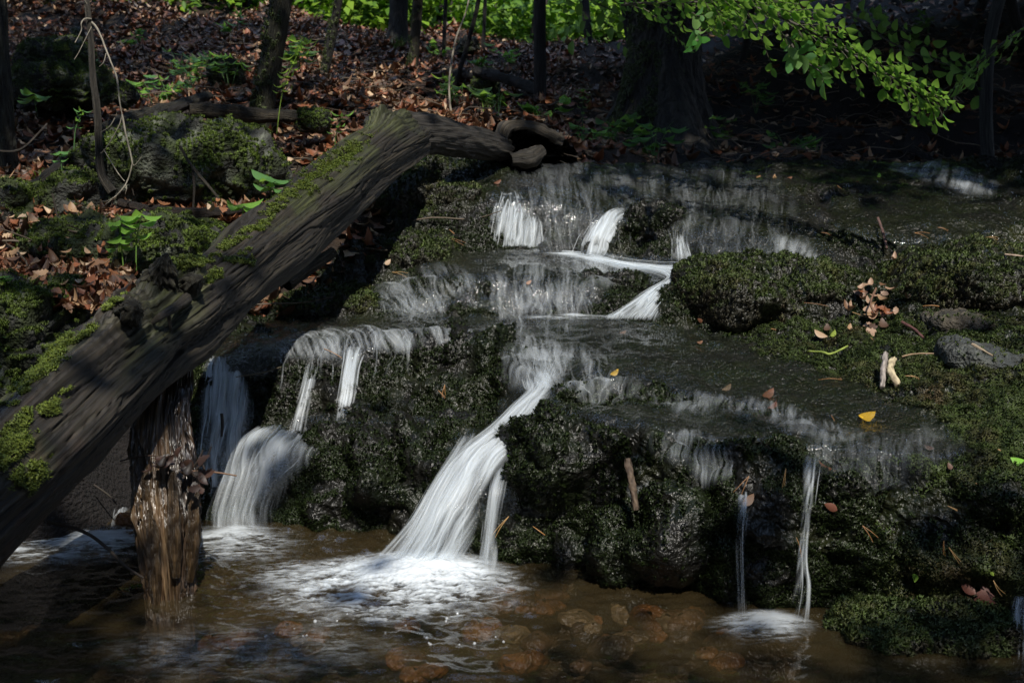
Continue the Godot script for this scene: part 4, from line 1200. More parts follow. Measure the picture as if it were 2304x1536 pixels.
func fall(label: String, secs: Array, a_of: Array, sheets: int, strands: int, opt := {}) -> Node3D:
	var o := thing("waterfall", label, "waterfall")
	var L := PackedVector3Array(); var R := PackedVector3Array()
	for s in secs: L.append(at(s[0], s[1], s[2])); R.append(at(s[3], s[4], s[5]))
	var wide := 0.0
	for i in L.size(): wide = maxf(wide, L[i].distance_to(R[i]))
	var length := 0.0
	for i in L.size() - 1: length += ((L[i] + R[i]) * 0.5).distance_to((L[i + 1] + R[i + 1]) * 0.5)
	var freq: float = opt.get("freq", 95.0)
	var broken: float = opt.get("broken", 0.0)
	var bulge: float = opt.get("bulge", 0.2)
	var r := RandomNumberGenerator.new(); r.seed = int(secs[0][0] * 7 + secs[0][1])
	var cen := PackedVector3Array()
	for i in L.size(): cen.append((L[i] + R[i]) * 0.5)
	for k in sheets:
		var nu := clampi(int(wide / 0.0016), 14, 170); var nv := clampi(int(length / 0.006), 20, 130)
		var pos := PackedVector3Array(); var col := PackedColorArray()
		for j in nv:
			var t := float(j) / (nv - 1)
			var l := spline(L, t); var rr := spline(R, t)
			var ahead := (spline(cen, minf(t + 0.03, 1.0)) - spline(cen, maxf(t - 0.03, 0.0))).normalized()
			var across := rr - l
			var n := across.cross(ahead).normalized()
			if n.z + n.y < 0.0: n = -n
			var w := across.length()
			var fa := t * (a_of.size() - 1); var ia := mini(int(fa), a_of.size() - 2)
			var A: float = lerpf(a_of[ia], a_of[ia + 1], fa - ia)
			for i in nu:
				var a := float(i) / (nu - 1)
				var wob := 0.05 * n_lo.get_noise_2d(a * wide * 16.0 + k * 9.0, t * length * 6.0)
				var x := (a + wob * a * (1.0 - a) * 4.0)
				var s1 := n_line.get_noise_2d(x * w * freq + k * 31.0 + secs[0][0], t * length * 2.2)
				var s2 := n_mid.get_noise_2d(x * w * freq * 0.32 + k * 17.0, t * length * 3.5 + 4.0)
				var edge := smooth(0.0, 0.30, a + 0.12 * s1) * smooth(0.0, 0.30, 1.0 - a + 0.12 * s1)
				var s3 := n_fine.get_noise_2d(x * w * 420.0 + k * 5.0, t * length * 4.0)
				var al := A * edge * clampf(0.44 + 0.22 * s1 + 0.62 * s2 + 0.10 * s3, 0.01, 1.0)
				if broken > 0.0: al *= clampf(0.55 + broken * n_mid.get_noise_2d(t * length * 16.0 + a * 2.0, secs[0][0]), 0.08, 1.0)
				al *= smooth(0.0, 0.08, t + 0.04 * s1) * (1.0 if opt.get("hard_end", false) else smooth(0.0, 0.06, 1.0 - t + 0.05 * s1))
				pos.append(l.lerp(rr, a) + n * (sin(PI * a) * w * bulge * (0.6 + 0.2 * k) + s2 * w * 0.05 + s1 * 0.0025 + k * 0.004))
				col.append(Color(1, 1, 1, clampf(al, 0.0, 1.0)))
		var nor := normals_of(pos, nu, nv, false, 1.0)
		var m := nu * (nv / 2) + nu / 2
		if nor[m].z + nor[m].y < 0.0:
			for i in nor.size(): nor[i] = -nor[i]
		put("water_sheet", grid_mesh(pos, nu, nv, nor, col), M.white, o)
	# single strands and flung drops in front of the sheet
	var s := Soup.new()
	for k in strands:
		var a := clampf(0.5 + 0.5 * (r.randf() + r.randf() + r.randf() - 1.5) * 0.9 + (r.randf() - 0.5) * 0.25, -0.06, 1.06)
		var t0 := r.randf_range(0.0, 0.75); var t1 := minf(1.0, t0 + r.randf_range(0.18, 0.6))
		var wd := r.randf_range(0.0007, 0.0022)
		var fa0 := (t0 + t1) * 0.5 * (a_of.size() - 1); var ia0 := mini(int(fa0), a_of.size() - 2)
		var al: float = lerpf(a_of[ia0], a_of[ia0 + 1], fa0 - ia0) * r.randf_range(0.3, 0.9)
		var off := r.randf_range(0.0, 0.018)
		var n := 14
		var prev := [-1, -1]
		var drift := r.randf_range(-0.05, 0.05)
		for j in n + 1:
			var u := float(j) / n
			var t := lerpf(t0, t1, u)
			var l := spline(L, t); var rr := spline(R, t)
			var ahead := (spline(cen, minf(t + 0.03, 1.0)) - spline(cen, maxf(t - 0.03, 0.0))).normalized()
			var nn := (rr - l).cross(ahead).normalized()
			if nn.z + nn.y < 0.0: nn = -nn
			var sd := ahead.cross(nn).normalized()
			var aa := a + drift * u + 0.012 * n_mid.get_noise_2d(k * 3.1, t * 9.0)
			var p := l.lerp(rr, aa) + nn * (sin(PI * clampf(aa, 0, 1)) * (rr - l).length() * bulge * 0.75 + off)
			var f := sin(PI * clampf(u * 0.92 + 0.04, 0, 1))
			var i0 := s.vert(p - sd * wd * 1.8, nn, Color(1, 1, 1, 0)); var im := s.vert(p, nn, Color(1, 1, 1, al * f)); var i1 := s.vert(p + sd * wd * 1.8, nn, Color(1, 1, 1, 0))
			if j > 0:
				s.tri(prev[0], prev[1], i0); s.tri(prev[1], im, i0); s.tri(prev[1], prev[2], im); s.tri(prev[2], i1, im)
			prev = [i0, im, i1]
	if strands > 0: put("spray", s.mesh(), M.white, o, "stuff")
	return o

# water that clings to the rock: strands that run down the ledge itself inside soft ellipses
func veil(label: String, zones: Array, count: int, alpha: float, reach: int, drift: float, width := 0.0019) -> void:
	var o := thing("waterfall", label, "waterfall")
	var r := RandomNumberGenerator.new(); r.seed = int(zones[0][0] * 3 + zones[0][1] * 5)
	var s := Soup.new()
	# the cells of the ledge that lie in the zones
	var inside := PackedInt32Array()
	var x0 := 1e9; var y0 := 1e9; var x1 := -1e9; var y1 := -1e9
	for z in zones:
		var e: float = maxf(z[2], z[3]) * 1.2
		x0 = minf(x0, z[0] - e); x1 = maxf(x1, z[0] + e); y0 = minf(y0, z[1] - e); y1 = maxf(y1, z[1] + e)
	for i in cells(x0, y0, x1, y1):
		if led[i].y > 0.01 and water_zone(led_px[i], zones) > 0.35: inside.append(i)
	if inside.is_empty(): return
	for k in int(count * 1.3):
		var i := inside[r.randi() % inside.size()]
		var col := float(i % LNU); var row := i / LNU
		var n := int(reach * r.randf_range(0.4, 1.2))
		var al := 0.85 * alpha * r.randf_range(0.15, 1.0)
		var wd := width * r.randf_range(0.5, 1.5)
		var prev := [-1, -1]
		var off := r.randf_range(0.004, 0.016)
		var d := drift + r.randf_range(-0.12, 0.12)
		var steps := maxi(3, n / 3)
		for j in steps + 1:
			var rr := row - j * 3
			if rr < 4: break
			col += d * 3.0 + 0.9 * n_mid.get_noise_2d(col * 0.13, rr * 0.06)
			var ci := clampi(int(col), 1, LNU - 2)
			var id := rr * LNU + ci
			var f := col - ci
			var p := led[id].lerp(led[id + 1], clampf(f, 0, 1))
			if p.y < 0.0: break
			var q := led[mini(rr + 6, LNV - 1) * LNU + ci]
			var nn := led_nor[id].lerp(led_nor[mini(id + LNU * 5, led_nor.size() - 1)], 0.5).normalized()
			var ahead := (p - q).normalized()
			var sd := ahead.cross(nn).normalized()
			var u := float(j) / steps
			var fade := sin(PI * clampf(u, 0.03, 0.97)) * clampf(0.75 + 0.7 * n_fine.get_noise_2d(k * 1.7, rr * 0.12), 0.1, 1.2)
			p += nn * off
			var aa := clampf(al * fade, 0, 1)
			var i0 := s.vert(p - sd * wd * 2.0, nn, Color(1, 1, 1, 0)); var im := s.vert(p, nn, Color(1, 1, 1, aa)); var i1 := s.vert(p + sd * wd * 2.0, nn, Color(1, 1, 1, 0))
			if prev[0] >= 0:
				s.tri(prev[0], prev[1], i0); s.tri(prev[1], im, i0); s.tri(prev[1], prev[2], im); s.tri(prev[2], i1, im)
			prev = [i0, im, i1]
	put("spray", s.mesh(), M.white, o, "stuff")

# a pale skin of moving water that follows the rock, streaked along the flow
func skin(label: String, zones: Array, alpha: float, fine: float, drift: float) -> void:
	var x0 := 1e9; var y0 := 1e9; var x1 := -1e9; var y1 := -1e9
	for z in zones:
		var e: float = maxf(z[2], z[3]) * 1.3
		x0 = minf(x0, z[0] - e); x1 = maxf(x1, z[0] + e); y0 = minf(y0, z[1] - e); y1 = maxf(y1, z[1] + e)
	var i0 := LNU; var i1 := 0; var j0 := LNV; var j1 := 0
	for k in cells(x0, y0, x1, y1):
		if led[k].y < 0.005 or led[k].y > 1.1 or water_zone(led_px[k], zones) < 0.02: continue
		i0 = mini(i0, k % LNU); i1 = maxi(i1, k % LNU); j0 = mini(j0, k / LNU); j1 = maxi(j1, k / LNU)
	i0 = maxi(i0 - 2, 0); i1 = mini(i1 + 2, LNU - 1); j0 = maxi(j0 - 2, 0); j1 = mini(j1 + 2, LNV - 1)
	if i1 - i0 < 4 or j1 - j0 < 4: return
	var sub := 3                        # three columns of the skin to one of the rock
	var nu := (i1 - i0) * sub + 1; var nv := j1 - j0 + 1
	var pos := PackedVector3Array(); var col := PackedColorArray(); var keep := PackedByteArray()
	for j in nv:
		var row := (j0 + j) * LNU
		var up := mini(j0 + j + 3, LNV - 1) * LNU; var dn := maxi(j0 + j - 3, 0) * LNU
		for i in nu:
			var ci := i0 + i / sub; var f := float(i % sub) / sub
			var k := row + ci; var k2 := row + mini(ci + 1, LNU - 1)
			var p := led[k].lerp(led[k2], f)
			p = p * 0.5 + (led[up + ci] + led[dn + ci]) * 0.25
			var n := led_nor[k].lerp(led_nor[k2], f)
			var q := led_px[k].lerp(led_px[k2], f)
			var z := water_zone(q, zones)
			var u := float(i) / sub + drift * j + 2.2 * n_lo.get_noise_2d(i * 0.016, j * 0.02)
			var s1 := n_line.get_noise_2d(u * fine, j * 0.016)
			var s2 := n_mid.get_noise_2d(u * fine * 0.22 + 40.0, j * 0.02)
			var s3 := n_fine.get_noise_2d(u * fine * 4.0, j * 0.03)
			var a := alpha * z * clampf(0.40 + 0.75 * s1 + 0.55 * s2 + 0.2 * s3, 0.0, 1.2)
			if led[k].y < 0.0: a = 0.0
			pos.append(p + n * (0.013 + 0.003 * s1))
			col.append(Color(1, 1, 1, clampf(a, 0, 1)))
			keep.append(1 if a > 0.004 else 0)
	var nor := normals_of(pos, nu, nv, false, 1.0)
	var m := nu * (nv / 2) + nu / 2
	if nor[m].dot(led_nor[(j0 + nv / 2) * LNU + i0 + nu / sub / 2]) < 0.0:
		for k in nor.size(): nor[k] = -nor[k]
	var o := thing("waterfall", label, "waterfall")
	put("water_sheet", grid_mesh(pos, nu, nv, nor, col, PackedVector2Array(), keep), M.white, o)

# foam on level water: a bumpy sheet whose cover follows streaks that run out from the foot of the fall
func foam(label: String, foot: Vector3, mid: Vector3, rx: float, rz: float, amount: float, rise := 0.012, detail := 1.0) -> void:
	var nu := clampi(int(rx * 2 / 0.0026), 40, 300); var nv := clampi(int(rz * 2 / 0.0030), 30, 240)
	var pos := PackedVector3Array(); var col := PackedColorArray()
	for j in nv:
		for i in nu:
			var x := mid.x + lerpf(-rx, rx, float(i) / (nu - 1)); var z := mid.z + lerpf(-rz, rz, float(j) / (nv - 1))
			var e := Vector2((x - mid.x) / rx, (z - mid.z) / rz).length()
			var d := Vector2(x - foot.x, (z - foot.z) * 1.5)
			var dist := d.length()
			var ang := atan2(d.y, d.x) + 0.16 * n_lo.get_noise_2d(x * 6.0, z * 6.0)
			var streak := 0.45 * n_line.get_noise_2d(ang * 7.0 * detail, dist * 5.0) + 0.7 * n_mid.get_noise_2d(x * 12.0 * detail, z * 46.0 * detail + x * 5.0)
			var curl := n_mid.get_noise_2d(x * 34.0 * detail, z * 95.0 * detail)
			var big := n_mid.get_noise_2d(x * 9.0, z * 15.0)
			var core := exp(-dist * dist / (rz * rz * 0.42))
			var a := amount * (1.0 - smooth(0.45, 1.0, e + 0.25 * big)) * clampf(core * 1.3 + 0.26 + streak * 0.7 + curl * 0.40 + big * 0.45 + 0.15 * n_fine.get_noise_2d(x * 150.0, z * 240.0), 0.0, 1.0)
			pos.append(Vector3(x, mid.y + 0.006 + rise * (0.9 * core + 0.14 * curl * (1.0 - e * 0.6) + 0.30 * big + 0.04 * n_fine.get_noise_2d(x * 80.0, z * 130.0)) , z))
			col.append(Color(1, 1, 1, clampf(a, 0, 1)))
	var nor := normals_of(pos, nu, nv, false, 1.0)
	if nor[nu * 10 + 10].y < 0.0:
		for i in nor.size(): nor[i] = -nor[i]
	tag(put("foam", grid_mesh(pos, nu, nv, nor, col), M.white), label, "foam")

func build_falls() -> void:
	fall("widest white fall, plunging into the middle of the pool", [[1165, 848, 3.60, 1262, 842, 3.58], [1183, 884, 3.42, 1246, 872, 3.42], [1140, 925, 3.32, 1228, 915, 3.32], [1095, 968, 3.24, 1204, 962, 3.22], [1010, 1036, 3.16, 1160, 1040, 3.10], [960, 1112, 3.08, 1092, 1115, 3.02], [905, 1200, 3.02, 1072, 1200, 2.97], [842, 1285, 3.01, 1048, 1302, 2.95]], [0.2, 0.42, 0.56, 0.66, 0.70, 0.70, 0.64, 0.62], 3, 18)
	fall("streaked fan of water that narrows into the head of the widest fall", [[1148, 775, 3.84, 1310, 800, 3.74], [1158, 830, 3.63, 1280, 832, 3.60], [1176, 884, 3.41, 1250, 872, 3.41]], [0.15, 0.45, 0.5], 2, 40, {"bulge": 0.02, "freq": 90.0})
	fall("thin streaked veil on the left flank of the widest fall", [[1035, 985, 3.24, 1075, 975, 3.24], [975, 1080, 3.14, 1010, 1090, 3.10], [910, 1180, 3.08, 960, 1190, 3.05], [835, 1262, 3.05, 880, 1275, 3.03]], [0.22, 0.4, 0.42, 0.36], 2, 14)
	fall("thin twin strands beside the right edge of the widest fall", [[1115, 1060, 3.06, 1150, 1055, 3.06], [1098, 1110, 2.99, 1135, 1105, 2.99], [1085, 1200, 2.96, 1118, 1200, 2.96], [1068, 1285, 2.95, 1128, 1290, 2.95]], [0.25, 0.55, 0.4, 0.5], 2, 16)
	fall("blue white fall beside the post, under the big log", [[462, 812, 3.80, 522, 806, 3.84], [452, 850, 3.72, 560, 862, 3.74], [446, 930, 3.62, 570, 940, 3.62], [438, 1005, 3.52, 548, 1010, 3.52], [440, 1100, 3.44, 520, 1100, 3.44], [436, 1192, 3.36, 540, 1192, 3.36]], [0.6, 1.0, 0.95, 0.85, 0.7, 0.7], 2, 16)
	fall("fan of silky water spreading over the low rock right of the blue white fall", [[548, 984, 3.60, 722, 1006, 3.42], [510, 1018, 3.50, 712, 1032, 3.34], [484, 1090, 3.40, 655, 1092, 3.30], [460, 1150, 3.36, 625, 1150, 3.28], [452, 1197, 3.33, 610, 1200, 3.27]], [0.5, 0.68, 0.46, 0.38, 0.42], 2, 20, {"freq": 90.0})
	fall("slanting narrow fall left of the domed rock", [[778, 772, 3.84, 832, 770, 3.84], [772, 825, 3.72, 808, 822, 3.72], [758, 900, 3.64, 796, 905, 3.64], [742, 985, 3.60, 772, 988, 3.60]], [0.4, 0.65, 0.6, 0.5], 2, 70)
	fall("faint slanting veil nearest the big log", [[698, 780, 3.84, 730, 778, 3.84], [682, 860, 3.72, 712, 860, 3.72], [660, 930, 3.66, 695, 935, 3.66], [640, 1000, 3.60, 685, 1002, 3.60]], [0.3, 0.4, 0.35, 0.3], 1, 60)
	fall("upper left fall, a curved white curtain", [[1122, 440, 5.30, 1150, 432, 5.34], [1112, 448, 5.16, 1200, 462, 5.16], [1094, 500, 5.05, 1232, 510, 5.05], [1083, 564, 5.0, 1236, 564, 5.0]], [0.6, 0.75, 0.6, 0.65], 2, 50, {"freq": 110.0})
	fall("upper right fall, bright and narrow beside the wedged rock", [[1372, 484, 5.14, 1428, 478, 5.16], [1335, 498, 5.03, 1416, 498, 5.03], [1308, 540, 4.96, 1402, 545, 4.94], [1296, 578, 4.93, 1392, 592, 4.90]], [0.75, 0.95, 0.95, 0.85], 3, 40)
	fall("thin pale thread right of the wedged rock", [[1512, 505, 5.0, 1545, 505, 5.0], [1512, 545, 4.86, 1552, 545, 4.86], [1510, 598, 4.76, 1575, 600, 4.74]], [0.3, 0.45, 0.3], 1, 60)
	fall("white run of foam sliding right along the upper shelf", [[1190, 558, 4.99, 1190, 570, 4.93], [1300, 563, 4.97, 1300, 584, 4.86], [1400, 586, 4.84, 1395, 606, 4.72], [1480, 596, 4.70, 1465, 616, 4.58], [1552, 602, 4.54, 1500, 634, 4.44], [1530, 640, 4.38, 1448, 662, 4.34], [1508, 680, 4.28, 1392, 696, 4.26], [1482, 724, 4.18, 1342, 720, 4.22]], [0.6, 0.85, 0.95, 0.8, 0.7, 0.8, 0.75, 0.6], 2, 70, {"bulge": 0.03, "freq": 150.0})
	fall("left thread of the two thin falls on the right", [[1650, 1112, 2.76, 1696, 1118, 2.76], [1657, 1140, 2.71, 1688, 1142, 2.71], [1658, 1220, 2.69, 1679, 1220, 2.69], [1664, 1382, 2.69, 1684, 1384, 2.69]], [0.45, 0.8, 0.6, 0.7], 1, 8, {"broken": 1.3})
	fall("right thread of the two thin falls, broken on a rock halfway", [[1800, 1020, 2.80, 1848, 1030, 2.80], [1803, 1085, 2.71, 1836, 1090, 2.71], [1800, 1180, 2.67, 1824, 1180, 2.67], [1792, 1255, 2.65, 1818, 1255, 2.65], [1786, 1320, 2.64, 1826, 1320, 2.64], [1766, 1402, 2.64, 1822, 1405, 2.64]], [0.4, 0.6, 0.55, 0.6, 0.7, 0.75], 1, 12, {"broken": 1.1})
	fall("small white rush between bank and post", [[175, 1148, 3.50, 305, 1136, 3.52], [168, 1165, 3.42, 300, 1160, 3.42], [170, 1195, 3.36, 300, 1192, 3.36], [150, 1212, 3.32, 310, 1215, 3.32]], [0.5, 0.85, 0.7, 0.6], 2, 40)
	fall("small cascade cut by the right edge of the view", [[2275, 1340, 2.5, 2330, 1340, 2.5], [2268, 1400, 2.48, 2330, 1400, 2.48], [2262, 1480, 2.46, 2340, 1485, 2.46]], [0.4, 0.5, 0.5], 1, 50)
	skin("grey film streaked down the steep rock of the top step", [[1310, 440, 170, 75, 0], [1250, 520, 60, 55, 0], [1470, 430, 90, 50, 0]], 0.10, 0.30, 0.05)
	skin("broad grey veil down the sloping rock right of the upper falls", [[1640, 475, 160, 105, 15], [1730, 550, 120, 50, 20], [1590, 560, 80, 45, 0]], 0.08, 0.26, -0.10)
	skin("pale trickle over the top slab at the right, painted bright for sky sheen", [[2130, 402, 130, 24, 14], [1800, 580, 60, 25, 30]], 0.36, 0.30, -0.25)  # white skin stands in for sky mirrored on the wet slab
	skin("silky curtain over the second step", [[1215, 660, 120, 58, 0], [1335, 615, 80, 34, 0]], 0.30, 0.34, 0.0)
	skin("silky curtain at the left end of the second step", [[930, 672, 80, 46, 0], [1000, 640, 64, 34, 0]], 0.28, 0.34, 0.2)
	skin("combed water bending over the lip of the wide shelf", [[700, 780, 120, 34, 0], [850, 770, 120, 24, 0], [1010, 762, 80, 15, 0]], 0.34, 0.36, 0.25)
	skin("thin rush of water either side of the domed rock's chute", [[1205, 820, 70, 66, 0], [1300, 840, 80, 52, 0]], 0.30, 0.34, 0.0)
	skin("wrinkled grey water over the low front lip", [[1560, 912, 130, 24, 8], [1710, 935, 120, 24, 10], [1360, 885, 70, 30, 0], [1850, 975, 100, 22, 10]], 0.22, 0.34, -0.08)
	skin("short grey trickles above the bulging block", [[1610, 1050, 44, 44, 0], [1550, 1010, 66, 40, 0], [1500, 1110, 70, 24, 0]], 0.26, 0.36, 0.0)
	skin("thin wet streaks down the right hand ledge", [[1960, 1050, 130, 60, 0], [1890, 1010, 70, 50, 0], [2090, 1010, 80, 40, 0]], 0.09, 0.34, 0.0)
	veil("few bright threads bending over the lip of the wide shelf", [[700, 775, 110, 26, 0], [840, 765, 110, 18, 0]], 110, 0.30, 24, -0.25)
	veil("few bright threads in the curtain of the second step", [[1215, 665, 110, 50, 0], [930, 672, 70, 42, 0]], 130, 0.26, 44, 0.0)
	veil("few bright threads on the steep rock of the top step", [[1300, 440, 150, 70, 0], [1640, 470, 150, 100, 15]], 180, 0.16, 60, 0.0)
	foam("large white foam patch at the foot of the widest fall", at_height(965, 1285, 0), at_height(885, 1325, 0), 0.34, 0.26, 1.2, 0.030)
	foam("loose foam curls drifting left of the large foam patch", at_height(900, 1300, 0), at_height(700, 1300, 0), 0.2, 0.15, 0.75, 0.006)
	foam("grey green foam at the foot of the blue white fall", at_height(500, 1195, 0), at_height(520, 1230, 0), 0.20, 0.17, 0.75, 0.010)
	foam("long white foam streak left of the post", at_height(250, 1205, 0), at_height(130, 1235, 0), 0.30, 0.17, 0.8, 0.008)
	foam("fan of foam under the two thin falls on the right", at_height(1740, 1395, 0), at_height(1715, 1412, 0), 0.13, 0.10, 0.55, 0.006)
	var back := at(1290, 714, 4.28)
	foam("thin line of foam along the back of the wide shelf", back, back + Vector3(0, 0.004, 0.06), 0.26, 0.07, 0.7, 0.006)
	# faint glints and flecks that float on the pool
	foam("scattered foam flecks near the bottom of the view", at_height(700, 1380, 0), at_height(560, 1470, 0), 0.36, 0.17, 0.30, 0.004, 1.5)

# ---------------------------------------------------------------- trees
func tree(label: String, px: float, z: float, radius: float, top_px: float, dark: Color, light: Color, flare := 0.0, knob := 0.10, moss := 0, bend := 0.0) -> void:
	var foot := on_ground(px, z)
	var lean := at(top_px, 0, z)
	var dir := (lean - foot)
	dir = dir / maxf(dir.y, 0.3)
	var tall := 7.5
	var o := thing("tree", label, "tree", foot)
	var path := PackedVector3Array()
	for k in 9:
		var t := float(k) / 8.0
		var h := tall * pow(t, 1.6) - 0.08
		path.append(Vector3(dir.x * h + sin(h * 1.3 + px) * 0.02 * (1.0 + bend * 3.0) + bend * sin(minf(h, 1.2) * 2.6) * 0.1, h, dir.z * h * 0.3 + cos(h * 0.9 + px) * 0.02))
	var sides := clampi(int(radius * 500), 14, 96)
	put("trunk", tube_mesh(path, [radius, radius * 0.92, radius * 0.86, radius * 0.8, radius * 0.74, radius * 0.66, radius * 0.55], sides, 220 if radius > 0.06 else 90, knob, 0.9, dark, light, flare), M.bark, o)
	for k in 3:
		var a := px * 0.37 + k * 2.1
		var b := spline(path, 0.72 + 0.1 * k)
		var e := b + Vector3(cos(a) * 1.6, 1.2, sin(a) * 1.6)
		put("limb", tube_mesh(PackedVector3Array([b, (b + e) * 0.5 + Vector3(0, -0.1, 0), e]), [radius * 0.35, radius * 0.22, radius * 0.08], 8, 14, 0.1, 1.0, dark, light), M.bark, o)
	if moss > 0:
		var r := RandomNumberGenerator.new(); r.seed = int(px)
		var tuft := tuft_mesh(8, 1.1, 9)
		var where: Array[Transform3D] = []; var tint := PackedColorArray()
		for k in moss:
			var h := pow(r.randf(), 1.8) * 1.1
			var c := spline(path, pow(h / tall, 1.0 / 1.6))
			var a := r.randf_range(1.2, 4.2)
			var out := Vector3(cos(a), 0, sin(a) * 0.9)
			if n_mid.get_noise_3d(cos(a) * 2.0, h * 6.0, sin(a) * 2.0 + px) < -0.15: continue
			var rr := radius * 0.98 + (flare * exp(-h / (flare * 0.7)) * 0.9 if flare > 0.0 else 0.0)
			var s := r.randf_range(0.008, 0.02)
			where.append(Transform3D(facing((out + Vector3(0, 0.3, 0)).normalized(), r.randf() * TAU).scaled(Vector3.ONE * s), c + out * rr))
			tint.append(Color(0.055, 0.08, 0.016) * r.randf_range(0.6, 1.3))
		scatter("moss", tuft, M.damp_moss, where, tint, o)

func build_trees() -> void:
	var grey := Color(0.10, 0.095, 0.08); var dk := Color(0.028, 0.025, 0.021); var olive := Color(0.10, 0.10, 0.055)
	tree("big dark mossy trunk cut by the left edge of the view", -25, 5.6, 0.115, -50, dk, Color(0.07, 0.075, 0.05), 0.08, 0.10, 2200)
	tree("slanting grey green tree with a tuft of grass at its foot", 578, 6.6, 0.062, 628, Color(0.045, 0.045, 0.03), olive, 0.05, 0.08, 900)
	tree("thin tree with a kinked mossy base behind the slanting tree", 712, 8.6, 0.032, 738, dk, grey * 0.7, 0.03, 0.10, 300, 0.5)
	tree("dark upright trunk with a flared root on the crest of the slope", 895, 11.5, 0.088, 898, Color(0.03, 0.03, 0.027), Color(0.075, 0.075, 0.065), 0.12, 0.06)
	tree("slimmer brown trunk just right of the dark flared trunk", 930, 9.8, 0.042, 937, Color(0.05, 0.045, 0.03), Color(0.13, 0.115, 0.07), 0.05, 0.08, 300)
	tree("straight black trunk standing alone above the second log", 1208, 8.3, 0.043, 1210, Color(0.02, 0.018, 0.016), Color(0.06, 0.055, 0.05), 0.03, 0.07)
	tree("crooked thin stem in the middle of the bright thicket", 1012, 9.2, 0.018, 1042, dk, grey * 0.6, 0.0, 0.12, 0, 0.6)
	tree("thin dark stem left of the crooked stem", 1004, 11.0, 0.018, 1006, dk, grey * 0.5, 0.0)
	tree("hairline stem in front of the bright thicket", 1092, 13.0, 0.02, 1094, dk, grey * 0.5)
	tree("dark pole tree before the brightest leaves", 1322, 14.0, 0.05, 1316, dk, grey * 0.5)
	tree("dark pole tree beside the giant trunk", 1422, 13.0, 0.055, 1405, dk, grey * 0.5)
	tree("giant dark trunk with mossy buttress roots above the falls", 1490, 7.6, 0.20, 1492, Color(0.018, 0.016, 0.013), Color(0.05, 0.046, 0.036), 0.34, 0.12, 4200)
	tree("thin trunk deep in the shaded right bank", 1660, 10.5, 0.03, 1690, dk, grey * 0.5)
	tree("thin leaning trunk near the top right corner", 2190, 12.0, 0.05, 2240, dk, grey * 0.5)
	tree("black forked trunk at the top right edge", 2276, 11.0, 0.05, 2270, dk, grey * 0.5)
	tree("pale smooth stem bending up at the right edge", 2258, 6.6, 0.035, 2290, Color(0.06, 0.06, 0.055), Color(0.15, 0.15, 0.135), 0.0, 0.05, 0, -1.2)
	var r := RandomNumberGenerator.new(); r.seed = 3
	var more := [[770, 16.0], [825, 18.0], [860, 20.0], [975, 15.0], [1130, 17.0], [1165, 21.0], [1250, 19.0], [1370, 22.0], [690, 17.0], [1800, 15.0], [1900, 17.0], [2010, 14.0], [2110, 18.0], [560, 15.0], [330, 16.0], [130, 15.0], [1545, 19.0], [640, 22.0]]
	var ord := ["first", "second", "third", "fourth", "fifth", "sixth", "seventh", "eighth", "ninth", "tenth", "eleventh", "twelfth", "thirteenth", "fourteenth", "fifteenth", "sixteenth", "seventeenth", "eighteenth"]
	more.sort_custom(func(a, b): return a[0] < b[0])
	for k in more.size():
		tree("slender far trunk at the back of the wood, %s counted from the sapling side" % ord[k], more[k][0], more[k][1], r.randf_range(0.035, 0.07), more[k][0] + r.randf_range(-20, 20), dk * 0.8, grey * 0.35)
	# the thin grey sapling on the left bank with its hanging dead twigs
	var o := thing("sapling", "thin pale barked sapling with bare drooping twigs on the left bank", "tree")
	var stem := curve_of([Vector3(252, 432, 4.55), Vector3(228, 392, 4.56), Vector3(222, 330, 4.57), Vector3(218, 250, 4.58), Vector3(208, 170, 4.6), Vector3(204, 90, 4.62), Vector3(196, 20, 4.64), Vector3(188, -80, 4.7), Vector3(170, -400, 4.8)])
	put("stem", tube_mesh(stem, [0.017, 0.0145, 0.0125, 0.0115, 0.010, 0.0095], 18, 160, 0.15, 2.5, Color(0.075, 0.065, 0.05), Color(0.24, 0.215, 0.165)), M.bark, o)
	var tw := [
		[0.0038, [Vector3(206, 50, 4.62), Vector3(222, 72, 4.58), Vector3(245, 130, 4.54), Vector3(262, 175, 4.52), Vector3(268, 225, 4.5), Vector3(274, 258, 4.5)]],
		[0.0034, [Vector3(274, 258, 4.5), Vector3(283, 305, 4.48), Vector3(293, 345, 4.46), Vector3(296, 372, 4.46), Vector3(282, 415, 4.46), Vector3(255, 445, 4.46), Vector3(226, 468, 4.46)]],
		[0.0022, [Vector3(274, 258, 4.5), Vector3(268, 280, 4.5), Vector3(252, 310, 4.5), Vector3(236, 335, 4.5), Vector3(226, 345, 4.5)]],
		[0.0022, [Vector3(258, 265, 4.5), Vector3(245, 285, 4.5), Vector3(224, 298, 4.5)]],
		[0.0030, [Vector3(204, 42, 4.62), Vector3(190, 42, 4.6), Vector3(182, 52, 4.58), Vector3(182, 68, 4.58), Vector3(168, 96, 4.56)]],
		[0.0016, [Vector3(205, 60, 4.62), Vector3(190, 90, 4.6), Vector3(176, 118, 4.58), Vector3(166, 134, 4.57)]],
		[0.0018, [Vector3(238, 120, 4.54), Vector3(232, 140, 4.53), Vector3(222, 150, 4.53)]],
		[0.0028, [Vector3(196, 12, 4.64), Vector3(184, -10, 4.62), Vector3(175, -40, 4.6)]],
		[0.0018, [Vector3(293, 345, 4.46), Vector3(300, 372, 4.45), Vector3(318, 352, 4.45)]],
		[0.0018, [Vector3(262, 440, 4.46), Vector3(240, 452, 4.45), Vector3(226, 454, 4.45), Vector3(196, 470, 4.44)]],
		[0.0016, [Vector3(282, 415, 4.46), Vector3(284, 424, 4.45), Vector3(281, 436, 4.45)]],
		[0.0020, [Vector3(232, 335, 4.56), Vector3(262, 385, 4.5), Vector3(280, 408, 4.47)]],
	]
